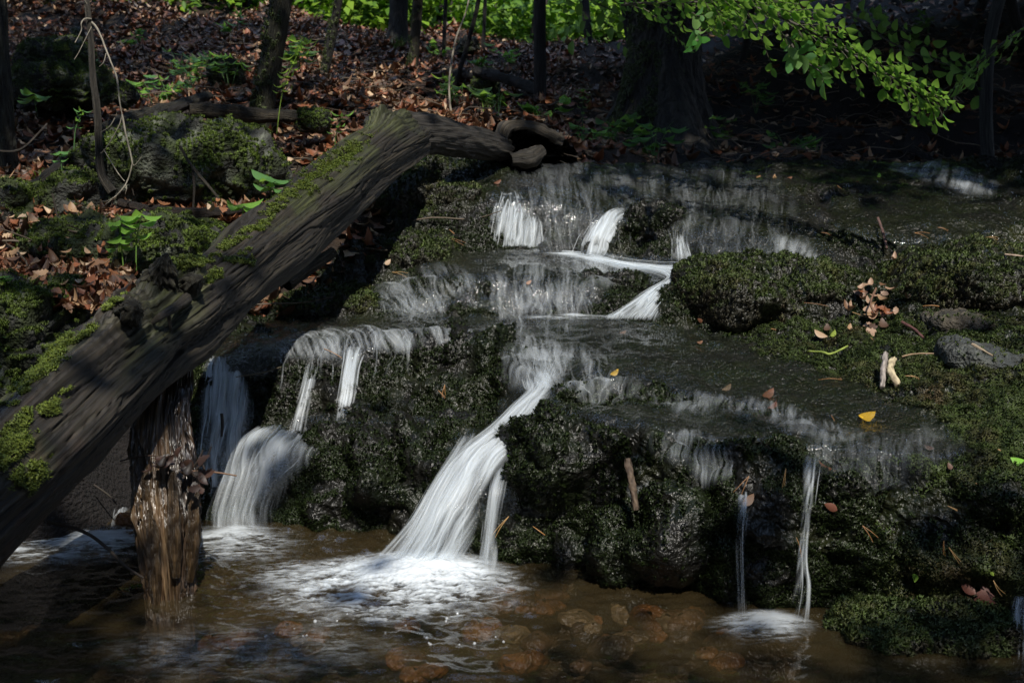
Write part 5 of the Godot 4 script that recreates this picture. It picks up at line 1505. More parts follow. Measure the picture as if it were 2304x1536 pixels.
	for t in tw: put("twig", tube_mesh(curve_of(t[1]), [t[0], t[0] * 0.85, t[0] * 0.55], 7, 40, 0.25, 4.0, Color(0.13, 0.115, 0.09), Color(0.30, 0.275, 0.22)), M.twig, o)

# ---------------------------------------------------------------- the roof of leaves and the thickets behind
func shade_at(g: Vector3) -> float:                             # how much of the sun the leaf roof takes at a place on the ground
	var z := -g.z
	var open := 1.0 - smooth(0.75, 1.25, Vector2((g.x - 0.70) / 2.1, (z - 3.95) / 2.3).length())
	open = maxf(open, 0.85 * (1.0 - smooth(0.7, 1.3, Vector2((g.x + 1.1) / 0.7, (z - 2.7) / 0.8).length())))
	open = maxf(open, 0.85 * (1.0 - smooth(0.6, 1.3, Vector2((g.x + 1.2) / 1.3, (z - 5.2) / 1.2).length())))
	open = maxf(open, 0.95 * (1.0 - smooth(0.6, 1.3, Vector2((g.x + 1.75) / 0.9, (z - 4.2) / 1.0).length())))
	open = maxf(open, 0.85 * (1.0 - smooth(0.6, 1.3, Vector2((g.x + 0.75) / 1.0, (z - 6.6) / 1.6).length())))
	open = maxf(open, 0.8 * (1.0 - smooth(0.6, 1.3, Vector2((g.x + 1.6) / 1.3, (z - 9.0) / 2.5).length())))
	open = maxf(open, smooth(12.0, 15.0, z) * smooth(-6.5, -3.5, g.x) * smooth(4.0, 2.0, g.x - 0.04 * z))
	open = maxf(open, smooth(13.0, 16.0, z) * smooth(3.5, 5.0, g.x) * 0.8)
	return 1.0 - open

func build_canopy() -> void:
	var r := RandomNumberGenerator.new(); r.seed = 1001
	var spray := spray_mesh(16, 0.26, 4, 0.45)
	var where: Array[Transform3D] = []; var tint := PackedColorArray()
	var sun := SUN.normalized()
	var k := 0
	while k < 60000:
		k += 1
		var c := Vector3(r.randf_range(-14, 12), r.randf_range(4.9, 7.4), r.randf_range(-24, 7))
		var g := c - sun * ((c.y - 0.6) / sun.y)
		var d := shade_at(g)
		if Vector2(c.x - 2.9, (c.z + 13.5) * 0.6).length() < 1.5: d = 0.0  # gap cut so that open sky mirrors in the top slab
		if r.randf() > d * ((0.36 if g.x < 0.3 and g.z < -4.5 else 0.50) + 0.6 * n_lo.get_noise_3dv(c * 0.7) + (1.0 if g.x > 0.3 and g.z < -5.8 and g.z > -13.0 else 0.0)) + 0.005: continue
		var n := Vector3(r.randf_range(-0.5, 0.5), 1, r.randf_range(-0.5, 0.5)).normalized()
		where.append(Transform3D(facing(n, r.randf() * TAU).scaled(Vector3.ONE * r.randf_range(0.45, 0.75)), c))
		tint.append(Color(0.045, 0.085, 0.014) * r.randf_range(0.7, 1.3))
	# unseen low boughs, added over the right bank to darken it
	for j in 7000:
		var c := Vector3(r.randf_range(0.3, 9.0), r.randf_range(2.7, 5.0), r.randf_range(-12.5, -7.0))
		if c.y < 1.5 - c.z * 0.115 or c.x < 0.15 - c.z * 0.03: continue
		where.append(Transform3D(facing(Vector3(r.randf_range(-0.6, 0.6), 1, r.randf_range(-0.6, 0.6)).normalized(), r.randf() * TAU).scaled(Vector3.ONE * r.randf_range(0.4, 0.7)), c))
		tint.append(Color(0.04, 0.075, 0.014) * r.randf_range(0.6, 1.2))
	# unseen wood behind and beside the view, added to block light from there
	for j in 9000:
		var a := r.randf_range(-0.35, PI + 0.35)
		var rad := r.randf_range(6.0, 9.5)
		var c := Vector3(cos(a) * rad, r.randf_range(-0.2, 7.0), sin(a) * rad - 3.0)
		if c.z < -7.5: continue
		where.append(Transform3D(facing(Vector3(r.randf_range(-1, 1), 1, r.randf_range(-1, 1)).normalized(), r.randf() * TAU).scaled(Vector3.ONE * r.randf_range(0.5, 0.8)), c))
		tint.append(Color(0.045, 0.08, 0.016) * r.randf_range(0.6, 1.2))
	scatter("shade_foliage", spray, M.green_leaf, where, tint, null, "unseen leaf roof and walls of the wood, shaped to shade the stream")
	# thickets on the far side, lit by the sun
	var fine := spray_mesh(16, 0.24, 6, 0.8)
	var bright := Color(0.15, 0.25, 0.02); var mid := Color(0.06, 0.13, 0.014)
	var shrubs := [
		[560, 40, 17.0, 1.3, 0.9, "left end of the thicket, right above the slanting tree"], [700, 20, 15.5, 1.2, 1.0, "behind the thin tree with the kinked base"], [800, 30, 16.5, 1.1, 0.9, "between the kinked tree and the dark flared trunk"],
		[985, 40, 15.0, 0.8, 0.8, "behind the slimmer brown trunk"], [1090, 30, 16.0, 1.0, 0.9, "behind the hairline stem"], [1180, 60, 14.5, 0.7, 0.6, "behind the straight black trunk"],
		[1290, 30, 18.0, 1.2, 0.9, "the brightest, right of the straight black trunk"], [1390, 40, 17.0, 0.9, 0.8, "beside the giant trunk"], [1580, 10, 16.0, 1.0, 0.7, "seen past the right side of the giant trunk"],
		[1760, -10, 17.0, 1.3, 0.6, "above the leafy branch"], [1960, 0, 16.0, 1.2, 0.5, "at the crest over the shaded bank"], [2180, 5, 15.0, 1.1, 0.6, "in the top right corner"],
		[420, 0, 15.0, 1.0, 0.6, "on the crest of the leafy slope"], [240, -20, 14.0, 1.0, 0.5, "above the sapling's top"], [880, 10, 22.0, 1.8, 1.2, "far behind the dark flared trunk"], [1340, -10, 24.0, 2.0, 1.3, "farthest, at the centre of the light"],
	]
	for s in shrubs:
		var foot := on_ground(s[0], s[2])
		var o := thing("thicket_shrub", "sunlit leafy shrub %s" % s[5], "shrub", foot, "shrubs at the back of the wood")
		var w: Array[Transform3D] = []; var t := PackedColorArray()
		var n := int(230 * s[3] * s[4])
		for j in n:
			var p := Vector3(r.randf_range(-1, 1) * s[3], absf(r.randf_range(-0.1, 1)) * s[4] * 0.95 + 0.05, r.randf_range(-1, 1) * s[3] * 0.8)
			if n_lo.get_noise_3dv((p + foot) * 1.6) < -0.12: continue
			w.append(Transform3D(facing(Vector3(r.randf_range(-0.5, 0.5), 1, r.randf_range(-0.5, 0.8)).normalized(), r.randf() * TAU).scaled(Vector3.ONE * r.randf_range(0.35, 0.6)), p))
			t.append(mid.lerp(bright, clampf(r.randf() + 0.4 * n_lo.get_noise_3dv((p + foot) * 1.1), 0, 1)) * r.randf_range(0.8, 1.3))
		scatter("foliage", fine, M.green_leaf, w, t, o)
		for j in 3:
			var a := r.randf() * TAU
			put("stem", tube_mesh(PackedVector3Array([Vector3(cos(a) * 0.1, -0.05, sin(a) * 0.1), Vector3(cos(a) * 0.25, s[4], sin(a) * 0.25), Vector3(cos(a) * 0.5, s[4] * 2.2, sin(a) * 0.5)]), [0.022, 0.016, 0.008], 7, 16, 0.1, 1.0, Color(0.03, 0.025, 0.02)), M.twig, o)
	# and the wood beyond them as one mass
	var far_w: Array[Transform3D] = []; var far_t := PackedColorArray()
	for j in 26000:
		var z := r.randf_range(24, 46)
		var px := r.randf_range(-500, 2800)
		var p := on_ground(px, z) + Vector3(0, pow(r.randf(), 0.9) * 16.0, 0)
		far_w.append(Transform3D(facing(Vector3(r.randf_range(-0.6, 0.6), 1, r.randf_range(-0.3, 0.9)).normalized(), r.randf() * TAU).scaled(Vector3.ONE * r.randf_range(1.0, 1.9)), p))
		far_t.append(mid.lerp(bright, r.randf()) * r.randf_range(0.7, 1.3))
	scatter("far_woods", fine, M.green_leaf, far_w, far_t, null, "mass of green leaves far behind the thickets")

# ---------------------------------------------------------------- small plants
var green_shapes := []
var green_mats := {}
func green(c: Color) -> StandardMaterial3D:
	if not green_mats.has(c):
		var m: StandardMaterial3D = M.green_leaf.duplicate()
		m.albedo_color = c.linear_to_srgb(); m.vertex_color_use_as_albedo = false
		green_mats[c] = m
	return green_mats[c]

func leaf_on(o: Node3D, p: Vector3, along: Vector3, up: Vector3, L: float, c: Color, kind: int) -> void:
	var x := along.normalized()
	var y := (up - x * up.dot(x)).normalized()
	var m := put("leaf", green_shapes[kind], green(c), o)
	m.transform = Transform3D(Basis(x, y, x.cross(y)).scaled(Vector3.ONE * L), p)

func seedling(label: String, px: float, py: float, z: float, tall: float, pairs: int, leaf: float, c: Color, lean := 0.0, kind := 0) -> void:
	var foot := at(px, py, z)
	var o := thing("seedling", label, "plant", foot)
	var r := RandomNumberGenerator.new(); r.seed = int(px * 13 + py)
	var h := tall * z / F
	var path := PackedVector3Array([Vector3(0, -0.02, 0), Vector3(lean * h * 0.3, h * 0.5, 0.01), Vector3(lean * h, h, 0.02)])
	put("stem", tube_mesh(path, [0.0026, 0.0020, 0.0012], 6, 14, 0.0, 1.0, c * 0.8), M.twig, o)
	var L := leaf * z / F
	for k in pairs:
		var t := lerpf(0.35, 1.0, float(k + 1) / pairs)
		var p := spline(path, t)
		var a := k * 1.9 + r.randf_range(-0.4, 0.4)
		for s in ([0, 1, 2] if k == pairs - 1 else [0, 1]):
			var aa: float = a + s * (TAU / 3.0 if k == pairs - 1 else PI) + r.randf_range(-0.25, 0.25)
			var along := Vector3(cos(aa), r.randf_range(-0.25, 0.35), sin(aa) * 0.9)
			leaf_on(o, p, along, Vector3.UP + Vector3(0, 0, 0.4), L * r.randf_range(0.75, 1.1) * (0.7 + 0.4 * t), c * r.randf_range(0.85, 1.15) if false else c, kind)

func build_plants() -> void:
	green_shapes = [leaf_mesh(0.56, 0.12, -0.25, 0.0, 0.2), leaf_mesh(0.24, 0.25, -0.15, 0.0, 0.3), leaf_mesh(0.62, 0.1, 0.2, 0.3, 0.1, 9)]
	var lit := Color(0.12, 0.24, 0.04); var cool := Color(0.07, 0.16, 0.05); var dim := Color(0.05, 0.10, 0.03); var yel := Color(0.17, 0.27, 0.03)
	seedling("bright broad leaved seedling on the flat mossy slab by the log", 278, 612, 3.86, 112, 4, 46, lit)
	seedling("smaller pale seedling leaning beside the bright one on the slab", 305, 604, 3.84, 118, 3, 46, lit, 0.18)
	seedling("small flat topped seedling just above the log", 612, 462, 4.5, 58, 3, 52, cool)
	seedling("single leaning sprout on the big log's upper edge", 548, 490, 4.3, 26, 2, 46, lit)
	seedling("feathery seedling in the litter by the log's broken end", 752, 335, 5.2, 70, 4, 30, lit, 0.3, 1)
	seedling("tall whip with drooping narrow leaves by the slanting tree", 622, 290, 5.9, 190, 9, 36, yel, 0.36, 1)
	seedling("three leaved sprout under the big log's far end", 925, 385, 5.3, 34, 2, 40, cool)
	seedling("tiny sprout at the left edge of the mossy bank", 15, 655, 3.4, 34, 2, 24, lit)
	seedling("tufted sprout on the left mossy bank", 25, 780, 3.3, 26, 2, 18, cool)
	seedling("low green seedling under the big trunk at the left edge", 80, 240, 5.6, 24, 3, 40, cool)
	seedling("thin seedling leaning over the curved root", 165, 325, 4.9, 70, 4, 24, cool, 0.4, 1)
	seedling("dim seedling between the outcrop and the sapling", 140, 390, 4.7, 46, 3, 24, cool)
	seedling("slender upright seedling at the foot of the shaded bank", 1310, 318, 7.0, 110, 7, 22, dim, 0.02, 1)
	seedling("feathery green sprig by the thin bare stem", 1000, 240, 7.6, 60, 6, 32, yel, 0.1, 1)
	seedling("small plant right of the stump piece", 1300, 330, 6.3, 44, 4, 24, cool)
	seedling("pale tuft plant on the bank behind the stump piece", 1345, 330, 6.4, 30, 3, 26, lit)
	# ground plants in loose groups: one thing each
	var r := RandomNumberGenerator.new(); r.seed = 58
	var spots := [
		[385, 148, 8.0, "on the leafy slope above the large outcrop"], [440, 130, 8.4, "uphill from the grey stone"], [470, 108, 9.0, "beside the grey stone on the slope"], [410, 105, 9.2, "higher on the leafy slope"], [350, 140, 8.2, "left of the slope's plants"],
		[520, 180, 7.4, "below the grey stone on the slope"], [540, 60, 11.0, "near the crest left of the slanting tree"], [170, 50, 9.6, "above the sapling on the slope"], [60, 62, 9.4, "by the big edge trunk uphill"], [320, 45, 11.5, "near the top of the leafy slope"],
		[660, 130, 8.8, "right of the slanting tree"], [680, 170, 8.0, "below the kinked tree"], [1000, 120, 11.0, "between the two slope trunks"], [1080, 130, 10.5, "left of the straight black trunk"], [1130, 110, 11.5, "behind the dead log uphill"],
		[1040, 275, 7.0, "behind the second log"], [1120, 285, 6.9, "above the stump piece"], [1230, 265, 7.2, "right of the black trunk's foot"], [1400, 290, 7.0, "by the giant trunk's root"], [1370, 300, 6.7, "at the water's edge below the giant trunk"],
		[1600, 300, 7.4, "in the shade right of the giant trunk"], [1700, 215, 9.0, "halfway up the shaded bank"], [1560, 205, 9.2, "beside the giant trunk in the dark"], [1880, 210, 9.5, "in the deep shade under the leafy branch"], [1780, 330, 7.0, "at the foot of the shaded bank"],
		[2020, 140, 10.5, "high on the shaded bank"], [2080, 100, 11.5, "below the crest of the shaded bank"], [1950, 80, 12.0, "on the crest over the dark bank"], [1470, 345, 6.4, "just behind the crest of the falls"], [2150, 160, 9.5, "in shade near the right edge"],
	]
	for s in spots:
		var foot := on_ground(s[0], s[2])
		var c: Color = [cool, dim, lit, Color(0.06, 0.14, 0.035)][r.randi() % 4]
		if s[0] > 1450: c = [dim, cool][r.randi() % 2]
		var o := thing("ground_plant", "low leafy plant %s" % s[3], "plant", foot)
		for k in 4:
			var a := r.randf() * TAU
			var e := Vector3(cos(a) * 0.10, r.randf_range(0.10, 0.22), sin(a) * 0.10)
			put("stem", tube_mesh(PackedVector3Array([Vector3(0, -0.02, 0), e * 0.6 + Vector3(0, 0.03, 0), e]), [0.003, 0.002, 0.001], 5, 8, 0.0, 1.0, dim), M.twig, o)
			for j in 6:
				var b := a + r.randf_range(-1.6, 1.6)
				leaf_on(o, e * r.randf_range(0.5, 1.0), Vector3(cos(b), r.randf_range(-0.3, 0.3), sin(b)), Vector3.UP + Vector3(0, 0, 0.3), r.randf_range(0.06, 0.12), c, r.randi() % 3 if s[0] < 1000 else 0)
	# grass tufts
	var tufts := [[560, 245, 6.5, 120, 0.26, "arching grass tuft at the slanting tree's foot"], [590, 262, 6.3, 50, 0.18, "dry grass strands below the arching tuft"], [520, 240, 6.6, 40, 0.16, "short grass left of the arching tuft"], [900, 100, 11.0, 40, 0.22, "grass at the dark flared trunk's foot"], [95, 300, 5.2, 26, 0.14, "thin grass beside the edge trunk"], [120, 345, 5.0, 20, 0.14, "sparse blades above the curved root"], [1380, 240, 7.6, 26, 0.16, "grass by the giant trunk's buttress"], [1100, 262, 7.2, 26, 0.18, "pale grass behind the second log"]]
	for g in tufts:
		var s := Soup.new()
		for k in int(g[3] * 1.8):
			var a := r.randf() * TAU; var h: float = g[4] * r.randf_range(0.5, 1.1); var lean := r.randf_range(0.2, 0.9) * h
			var b := Vector3(r.randf_range(-0.04, 0.04), 0, r.randf_range(-0.04, 0.04)); var out := Vector3(cos(a), 0, sin(a)); var sd := Vector3(-sin(a), 0, cos(a)) * 0.0038
			var prev := [-1, -1]
			for j in 6:
				var t := j / 5.0
				var p := b + out * lean * t * t + Vector3(0, h * (t - 0.45 * t * t * t), 0)
				var c := Color(0.10, 0.17, 0.035).lerp(Color(0.20, 0.20, 0.07), r.randf() * 0.5)
				var i0 := s.vert(p - sd * (1.05 - t), Vector3.UP + out, c); var i1 := s.vert(p + sd * (1.05 - t), Vector3.UP + out, c)
				if j > 0: s.tri(prev[0], prev[1], i0); s.tri(prev[1], i1, i0)
				prev = [i0, i1]
		var o := thing("grass_tuft", g[5], "grass", on_ground(g[0], g[2]))
		put("blades", s.mesh(), M.green_leaf, o, "stuff")

# ---------------------------------------------------------------- the leafy branches that hang in from the right
func leafy_branch(label: String, axis: Array, twigs: int, reach0: float, reach1: float, leaf: float, c: Color, c2: Color, seed_: int, plane: Vector3) -> void:
	var o := thing("leafy_branch", label, "branch")
	var r := RandomNumberGenerator.new(); r.seed = seed_
	var path := curve_of(axis)
	put("stem", tube_mesh(path, [0.007, 0.005, 0.0035, 0.0015], 8, 60, 0.1, 3.0, Color(0.05, 0.045, 0.035)), M.twig, o)
	for k in twigs:
		var t := lerpf(0.02, 1.0, float(k) / (twigs - 1))
		var p := spline(path, t)
		var ahead := (spline(path, minf(t + 0.03, 1.0)) - spline(path, maxf(t - 0.03, 0.0))).normalized()
		var across := (plane - ahead * plane.dot(ahead)).normalized() * (1.0 if k % 2 == 0 else -1.0)
		var up := across.cross(ahead); if up.y < 0: up = -up
		var len_ := lerpf(reach0, reach1, t) * r.randf_range(0.6, 1.15)
		var dir := (ahead * r.randf_range(0.6, 1.1) + across * r.randf_range(0.6, 1.0) + up * r.randf_range(-0.25, 0.15)).normalized()
		var e := p + dir * len_ + Vector3(0, -0.12 * len_, 0)
		var tp := PackedVector3Array([p, (p + e) * 0.5 + up * 0.012, e])
		var tw := put("twig", tube_mesh(tp, [0.0022, 0.0016, 0.0008], 5, 10, 0.0, 1.0, Color(0.06, 0.06, 0.035)), M.twig, o)
		var n := maxi(3, int(len_ / (leaf * 0.55)))
		for j in n + 1:
			var u := float(j + 0.6) / (n + 0.6)
			var b := spline(tp, minf(u, 1.0))
			var sgn := 1.0 if j % 2 == 0 else -1.0
			var sd := dir.cross(up).normalized() * sgn
			var along := dir * (0.55 if j < n else 1.0) + sd * (0.85 if j < n else 0.1) + up * r.randf_range(-0.35, 0.2) + Vector3(0, -0.15, 0)
			var L := leaf * r.randf_range(0.55, 1.35)
			var x := along.normalized(); var yy := (up + Vector3(r.randf_range(-0.4, 0.4), 0, r.randf_range(-0.4, 0.4))); yy = (yy - x * yy.dot(x)).normalized()
			var m := put("leaf", green_shapes[0], green([c, c2, c.lerp(c2, 0.5), c.lerp(Color(0.12, 0.18, 0.03), 0.4), c2 * 0.7][r.randi() % 5]), tw)
			m.transform = Transform3D(Basis(x, yy, x.cross(yy)).scaled(Vector3.ONE * L), b)

func build_branches() -> void:
	var lit := Color(0.050, 0.165, 0.020); var lit2 := Color(0.030, 0.11, 0.018)
	leafy_branch("bright green leafy branch sweeping down over the dark bank from the top", [Vector3(1440, -95, 4.7), Vector3(1600, -20, 4.6), Vector3(1760, 40, 4.5), Vector3(1900, 112, 4.4), Vector3(2010, 175, 4.3), Vector3(2095, 228, 4.25)], 56, 0.28, 0.09, 0.041, lit, lit2, 7, Vector3(-0.25, 0.62, 0.8))
	leafy_branch("upper leafy branch crossing the giant trunk along the top edge", [Vector3(1400, 10, 5.2), Vector3(1520, 5, 5.0), Vector3(1660, 10, 4.9), Vector3(1830, 45, 4.8)], 30, 0.24, 0.14, 0.042, lit, lit2, 19, Vector3(-0.2, 0.5, 0.8))
	leafy_branch("short drooping twig with four pale leaves before the giant trunk", [Vector3(1560, 40, 4.5), Vector3(1575, 70, 4.45), Vector3(1570, 92, 4.4)], 4, 0.05, 0.03, 0.05, Color(0.10, 0.20, 0.07), lit2, 23, Vector3(0.6, 0.3, 0.6))
	leafy_branch("hanging spray of cool green leaves below the bright branch", [Vector3(1770, 80, 4.5), Vector3(1800, 125, 4.45), Vector3(1845, 160, 4.4)], 6, 0.06, 0.04, 0.05, Color(0.07, 0.16, 0.06), lit2, 29, Vector3(0.5, 0.4, 0.6))
	leafy_branch("dim leafy branch reaching in at the top right corner", [Vector3(2360, 30, 5.6), Vector3(2280, 80, 5.5), Vector3(2220, 130, 5.5), Vector3(2160, 185, 5.4)], 14, 0.18, 0.10, 0.055, Color(0.06, 0.13, 0.02), Color(0.04, 0.09, 0.03), 37, Vector3(0.3, 0.6, 0.7))
	leafy_branch("shaded spray of leaves deep behind the bright branch", [Vector3(1900, 20, 7.0), Vector3(1980, 80, 6.9), Vector3(2060, 120, 6.8), Vector3(2180, 160, 6.6)], 14, 0.22, 0.14, 0.07, Color(0.035, 0.085, 0.03), Color(0.03, 0.07, 0.03), 41, Vector3(0.2, 0.6, 0.7))
	leafy_branch("leaves hanging over the bright thicket left of the giant trunk", [Vector3(1240, -60, 9.0), Vector3(1310, -10, 8.8), Vector3(1390, 30, 8.6), Vector3(1450, 70, 8.4)], 12, 0.35, 0.2, 0.09, Color(0.05, 0.13, 0.02), Color(0.04, 0.10, 0.02), 43, Vector3(0.2, 0.6, 0.7))
	# the thin bare stem that leans before the thicket
	var o := thing("bare_stem", "thin pale bare stem leaning before the slope's bright thicket", "sapling")
	put("stem", tube_mesh(curve_of([Vector3(1022, 285, 6.6), Vector3(1012, 230, 6.7), Vector3(1012, 170, 6.8), Vector3(1025, 90, 7.0), Vector3(1050, 20, 7.2), Vector3(1065, -60, 7.4)]), [0.006, 0.006, 0.005, 0.004], 8, 60, 0.2, 3.0, Color(0.14, 0.12, 0.09), Color(0.24, 0.21, 0.16)), M.twig, o)
	put("twig", tube_mesh(curve_of([Vector3(1022, 285, 6.6), Vector3(1008, 262, 6.6), Vector3(998, 240, 6.6)]), [0.005, 0.003], 6, 16, 0.1, 3.0, Color(0.16, 0.13, 0.10)), M.twig, o)

# ---------------------------------------------------------------- the small things on the ledges
func on_ledge(px: float, py: float) -> Array:                  # the nearest cell of the ledge that shows at a pixel
	var best := -1; var bd := 1e9
	for i in cells(px - 14, py - 14, px + 14, py + 14):
		var d := absf(led_px[i].x - px) + absf(led_px[i].y - py)
		if d > 14.0: continue
		d += absf(led[i].z) * 4.0
		if d < bd: bd = d; best = i
	return [led[best], led_nor[best]] if best >= 0 else [at(px, py, 3.4), Vector3(0, 0.7, 0.7)]

func build_details() -> void:
	var r := RandomNumberGenerator.new(); r.seed = 404
	var yellow := Color(0.42, 0.26, 0.015); var pale := Color(0.62, 0.58, 0.30); var green_ := Color(0.16, 0.36, 0.04); var red := Color(0.13, 0.045, 0.025); var rust := Color(0.10, 0.04, 0.018); var buff := Color(0.32, 0.22, 0.14)
	# pixel, length in pixels, turn, colour, label
	var leaves := [
		[1952, 931, 52, 0.3, yellow, "torn bright yellow leaf on the wet ledge"], [1383, 836, 26, 0.2, yellow, "small yellow leaf on the wide wet shelf"], [1635, 631, 26, 2.0, pale, "pale cream leaf on the long mossy mound"], [1634, 652, 8, 1.0, yellow, "tiny yellow leaf under the pale cream one"],
		[1729, 890, 40, 0.4, rust, "rust leaf lying flat in the sliding water"], [1738, 916, 36, 0.5, red, "dark red leaf just below the rust one"], [1860, 1040, 48, 2.6, rust, "wet copper leaf at the head of the broken thread"], [1683, 1124, 40, 0.1, Color(0.16, 0.09, 0.05), "brown leaf where the left thread drops"],
		[1873, 1140, 34, 1.3, red, "dark folded leaf stuck on the ledge below the copper leaf"], [2092, 998, 24, -0.8, Color(0.06, 0.03, 0.025), "small dark leaf on the wet right ledge"], [1773, 777, 28, 0.2, rust, "orange brown leaf at the moss edge"], [1848, 758, 34, -0.9, buff, "long buff leaf on the moss below the mound"],
		[1877, 743, 22, 0.4, Color(0.22, 0.28, 0.05), "yellow green narrow leaf on the moss"], [1976, 398, 15, 0.5, Color(0.16, 0.30, 0.04), "round green leaf on the top slab"], [2208, 418, 16, 0.8, Color(0.40, 0.38, 0.10), "two toned yellow leaf on the shining top slab"], [2226, 411, 14, 0.2, rust, "orange leaf beside the two toned one"],
		[1708, 392, 18, 0.3, Color(0.30, 0.16, 0.06), "tan leaf near the crest of the top slab"], [1742, 398, 16, 1.0, Color(0.30, 0.17, 0.07), "second tan leaf near the crest"], [1776, 400, 16, 0.0, Color(0.20, 0.09, 0.05), "reddish leaf right of the tan pair"], [2075, 366, 14, 0.6, buff, "small pale leaf standing on the top edge"],
		[1175, 1030, 48, 2.5, green_, "fresh green leaf hooked on the wall beside the widest fall"], [2062, 1284, 26, 2.7, Color(0.22, 0.38, 0.06), "small light green leaf on the lower right moss"], [2232, 1291, 14, 0.1, Color(0.30, 0.42, 0.07), "tiny light green leaf near the oak leaves"], [2296, 1040, 50, 1.9, green_, "bright green leaf cut by the right edge"],
		[2178, 1330, 40, 1.4, Color(0.17, 0.06, 0.04), "upright curled red brown leaf on the lower right moss"], [2215, 1352, 68, 0.2, Color(0.10, 0.03, 0.02), "large dark red oak leaf on the lower right moss"], [1825, 618, 20, 0.3, buff, "small buff leaf on top of the long mossy mound"], [1573, 715, 16, 1.2, rust, "orange flake at the foot of the long mossy mound"],
		[1930, 408, 10, 0.3, rust, "orange speck of leaf on the top slab"], [870, 600, 20, 0.8, buff, "buff leaf on the dark mossy mound under the log"], [825, 578, 20, 0.1, Color(0.22, 0.12, 0.06), "brown leaf higher on the dark mossy mound"], [1190, 632, 16, 0.3, Color(0.20, 0.11, 0.07), "brown leaf under the silky curtain"],
		[1400, 740, 20, 0.1, Color(0.16, 0.08, 0.04), "brown leaf sunk in the wide shelf"], [1575, 776, 18, 0.4, Color(0.18, 0.09, 0.05), "reddish leaf on the wide shelf's far side"], [1440, 405, 14, 0.2, Color(0.30, 0.22, 0.05), "yellowish leaf on the steep top rock"], [1120, 410, 20, 0.2, rust, "copper leaf on the slab by the stump piece"],
		[2140, 1045, 20, 1.1, Color(0.10, 0.05, 0.03), "dark leaf in the moss near the right edge"], [1636, 864, 28, 0.1, Color(0.17, 0.12, 0.07), "faded leaf under the sliding water"], [1560, 665, 12, 0.4, red, "red flake on the face of the long mossy mound"], [1820, 660, 10, 0.2, rust, "rusty flake on the mossy mound's face"],
	]
	for e in leaves:
		var hit := on_ledge(e[0], e[1])
		var p: Vector3 = hit[0]; var n: Vector3 = (hit[1] + Vector3(r.randf_range(-0.2, 0.2), 0.1, 0.5)).normalized()
		# stand clear of the moss and of the boulders that lie over the ledge
		p += (Vector3(0, EYE, 0) - p).normalized() * (0.05 if e[0] > 1480 and e[1] < 760 and e[1] > 580 else 0.02)
		var L: float = e[2] * -p.z / F
		var is_green: bool = e[4].g > e[4].r
		var kind := 1 if "oak" in e[5] else 0
		var b := facing(n, e[3]).scaled(Vector3.ONE * L)
		var o := put("fallen_leaf", dry_shapes[4 if kind == 0 else 3] if not is_green else green_shapes[0], leaf_mat(e[4]) if not is_green else green(e[4]))
		o.transform = Transform3D(b, p - b.x * 0.5)
		tag(o, e[5], "leaf")
	# the pile of dead leaves and twigs in the notch of the right bank
	for k in 34:
		var px := 1965 + r.randfn(0, 34); var py := 690 + r.randfn(0, 30) - (px - 1965) * 0.2
		var hit := on_ledge(px, py)
		var p: Vector3 = hit[0] + (Vector3(0, EYE, 0) - hit[0]).normalized() * r.randf_range(0.03, 0.07)
		var L := r.randf_range(0.025, 0.05)
		var h: Array = brown(r)
		if k % 2 == 0: h = ["tan", Color(0.28, 0.18, 0.12)]
		var b := facing(Vector3(r.randf_range(-0.6, 0.6), 0.8, r.randf_range(0, 1)).normalized(), r.randf() * TAU).scaled(Vector3.ONE * L)
		var o := put("fallen_leaf", dry_shapes[k % 5], leaf_mat(h[1]))
		o.transform = Transform3D(b, p - b.x * 0.5)
		tag(o, "%s %s dead leaf %s of the heap between the two mossy mounds" % [["small", "broad"][int(L > 0.037)], h[0], ["at the top", "in the middle", "at the foot"][clampi(int((py - 660) / 22.0), 0, 2)]], "leaf", "dead leaves heaped between the mossy mounds")
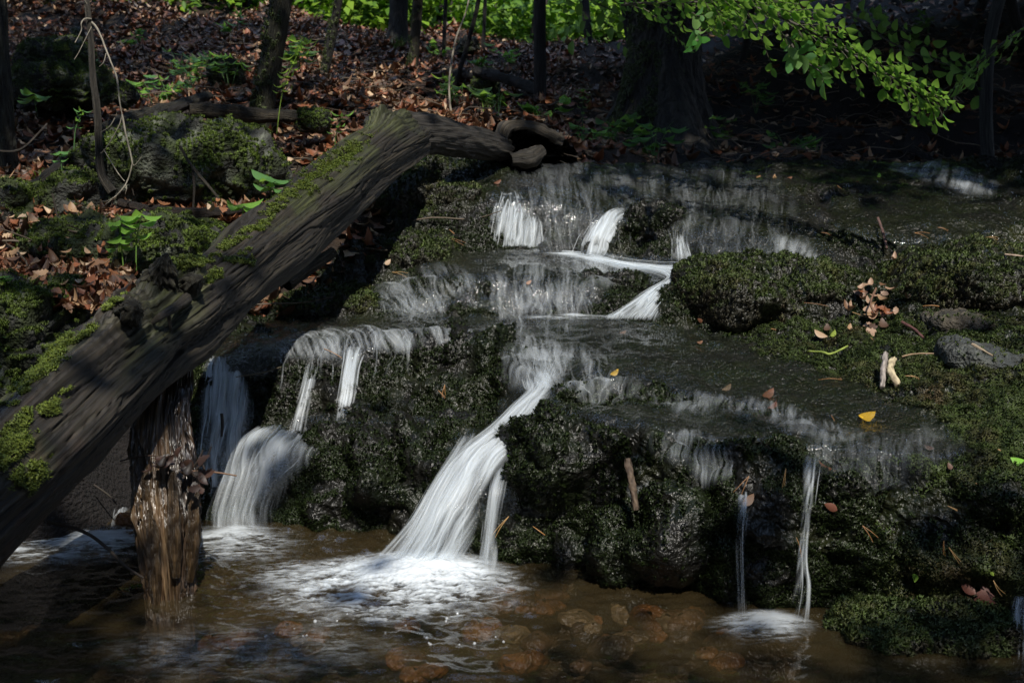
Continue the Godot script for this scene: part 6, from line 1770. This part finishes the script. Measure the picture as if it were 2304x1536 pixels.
	var sticks := [
		["pale barked stick, left of the upright pair on the moss", [Vector3(1994, 795, 3.36), Vector3(1988, 835, 3.30), Vector3(1986, 872, 3.24)], 0.0075, Color(0.16, 0.14, 0.13), Color(0.36, 0.32, 0.29)],
		["crooked cream stick, right of the upright pair on the moss", [Vector3(2012, 808, 3.34), Vector3(2003, 828, 3.30), Vector3(2010, 845, 3.27), Vector3(2022, 868, 3.24)], 0.0085, Color(0.30, 0.22, 0.15), Color(0.58, 0.50, 0.32)],
		["peeling brown twig hanging down the mossy wall", [Vector3(1412, 1032, 2.86), Vector3(1420, 1075, 2.84), Vector3(1426, 1110, 2.83), Vector3(1430, 1148, 2.82)], 0.0085, Color(0.04, 0.028, 0.02), Color(0.14, 0.10, 0.07)],
		["reddish stem lying down the top slab", [Vector3(1976, 490, 4.72), Vector3(1988, 525, 4.60), Vector3(1996, 558, 4.48)], 0.004, Color(0.09, 0.05, 0.045), Color(0.14, 0.08, 0.07)],
		["yellow green curved stem on the moss below the leaf heap", [Vector3(1805, 790, 3.72), Vector3(1850, 792, 3.66), Vector3(1870, 796, 3.64), Vector3(1908, 778, 3.70)], 0.003, Color(0.22, 0.30, 0.05), Color(0.30, 0.38, 0.08)],
		["buff straw lying on the blue grey slab", [Vector3(2188, 774, 3.22), Vector3(2234, 800, 3.16)], 0.003, Color(0.34, 0.26, 0.18), Color(0.40, 0.32, 0.22)],
		["thin straw lying level beside the upright pair of sticks", [Vector3(2030, 802, 3.32), Vector3(2060, 796, 3.34), Vector3(2102, 795, 3.34)], 0.002, Color(0.30, 0.20, 0.12), Color(0.34, 0.24, 0.15)],
		["dark stem in the hollow under the brown flat stone", [Vector3(2030, 724, 3.75), Vector3(2060, 742, 3.70), Vector3(2078, 760, 3.66)], 0.004, Color(0.08, 0.03, 0.03), Color(0.12, 0.05, 0.045)],
		["pale straw at the right edge of the upper moss", [Vector3(2262, 572, 4.1), Vector3(2330, 580, 4.05)], 0.004, Color(0.40, 0.30, 0.22), Color(0.44, 0.34, 0.26)],
		["bent brown stem among the heaped leaves", [Vector3(1972, 648, 4.0), Vector3(1960, 680, 3.95), Vector3(1968, 705, 3.9)], 0.003, Color(0.16, 0.08, 0.05), Color(0.20, 0.11, 0.07)],
		["thin bare twig caught in the blue white fall", [Vector3(498, 930, 3.5), Vector3(500, 955, 3.49), Vector3(498, 982, 3.48)], 0.004, Color(0.02, 0.018, 0.015), Color(0.035, 0.03, 0.025)],
		["long thin straw over the dark water by the log", [Vector3(530, 848, 3.66), Vector3(590, 838, 3.7), Vector3(632, 825, 3.72)], 0.0015, Color(0.10, 0.08, 0.05), Color(0.12, 0.1, 0.06)],
	]
	for s in sticks: tag(put("twig", tube_mesh(curve_of(s[1]), [s[2], s[2] * 1.05, s[2] * 0.85], 14, 70, 0.45, 6.0, s[3] * 0.5, s[4]), M.twig), s[0], "stick")
	# pine needles: joined pairs, lying where they fell
	var spots := [[1003, 870], [990, 885], [840, 1000], [1040, 960], [1150, 1090], [1145, 1160], [1195, 1185], [1690, 1075], [1770, 1060], [1790, 1210], [1940, 1180], [2140, 1230], [2125, 1215], [2195, 1080], [2245, 1010], [1735, 735], [1810, 690], [1920, 690], [2075, 690], [1830, 820], [1905, 825], [1840, 850], [2120, 855], [2035, 840], [2130, 990], [2195, 965], [2255, 950], [1660, 610], [1605, 615], [1700, 640], [1715, 690], [2080, 640], [2180, 600], [2060, 520], [2110, 515], [2220, 540], [1885, 420], [1845, 520], [880, 615], [1010, 515], [1000, 540], [2230, 1310], [2300, 1290], [1870, 935], [2130, 1130], [730, 790], [1430, 860], [2050, 595], [1890, 750], [1960, 770]]
	var place := ["on the domed mossy rock", "on the mossy wall beside the widest fall", "on the right hand ledge", "on the right bank's moss", "on the top slab", "on the left mossy ledges", "on the lower right moss"]
	var nm := [mat("needle", Color(0.30, 0.15, 0.05), 0.5), mat("needle", Color(0.22, 0.11, 0.045), 0.5), mat("needle", Color(0.36, 0.22, 0.09), 0.5)]
	for k in spots.size():
		var sp: Array = spots[k]
		var hit := on_ledge(sp[0], sp[1])
		var p: Vector3 = hit[0]; var n: Vector3 = hit[1]
		p += (Vector3(0, EYE, 0) - p).normalized() * (0.05 if sp[0] > 1480 and sp[1] < 760 else 0.022)
		var a := r.randf_range(-0.9, 0.9) + (PI / 2 if sp[1] > 850 else 0.3)
		var dir := Vector3(cos(a), -absf(sin(a)) * 0.8, 0.15).normalized()
		var L := r.randf_range(0.03, 0.065) * (1.3 if sp[1] < 800 else 1.0)
		var o := thing("pine_needle", "", "needle", p)
		for j in 2:
			var d2 := (dir + Vector3(r.randf_range(-0.2, 0.2), r.randf_range(-0.2, 0.2), 0.05)).normalized()
			put("needle", tube_mesh(PackedVector3Array([Vector3.ZERO, d2 * L * 0.5 + n * 0.004, d2 * L]), [0.0009, 0.0009, 0.0006], 5, 6), nm[k % 3], o)
		var where := 3
		if sp[0] < 900 or sp[1] < 620 and sp[0] < 1100: where = 5
		elif sp[0] < 1060: where = 0
		elif sp[0] < 1450: where = 1
		elif sp[1] > 1100 and sp[0] > 1900: where = 6
		elif sp[1] > 900 or sp[0] < 1900 and sp[1] > 830: where = 2
		elif sp[1] < 580: where = 4
		tag(o, "%s %s pine needle fallen %s" % [["rust", "brown", "pale tan"][k % 3], ["level", "slanting", "upright"][clampi(int(absf(sin(a)) * 3.0), 0, 2)], place[where]], "needle", "pine needles %s" % place[where])
	# bubbles that drift off the foam
	var ball := SphereMesh.new(); ball.radius = 0.004; ball.height = 0.008; ball.radial_segments = 12; ball.rings = 6
	var bub := mat("bubble_glass", Color(0.9, 0.95, 1.0), 0.05)
	bub.albedo_color.a = 0.25; bub.transparency = BaseMaterial3D.TRANSPARENCY_ALPHA
	for k in 20:
		var p := at_height(r.randfn(960, 140), r.randf_range(1390, 1450), 0.002)
		if k > 13: p = at_height(r.randfn(700, 160), r.randf_range(1330, 1500), 0.002)
		var o := put("bubble", ball, bub)
		o.position = p; o.scale = Vector3.ONE * r.randf_range(0.4, 1.0)
		tag(o, "clear round bubble floating off the edge of the foam", "bubble", "bubbles floating on the pool")
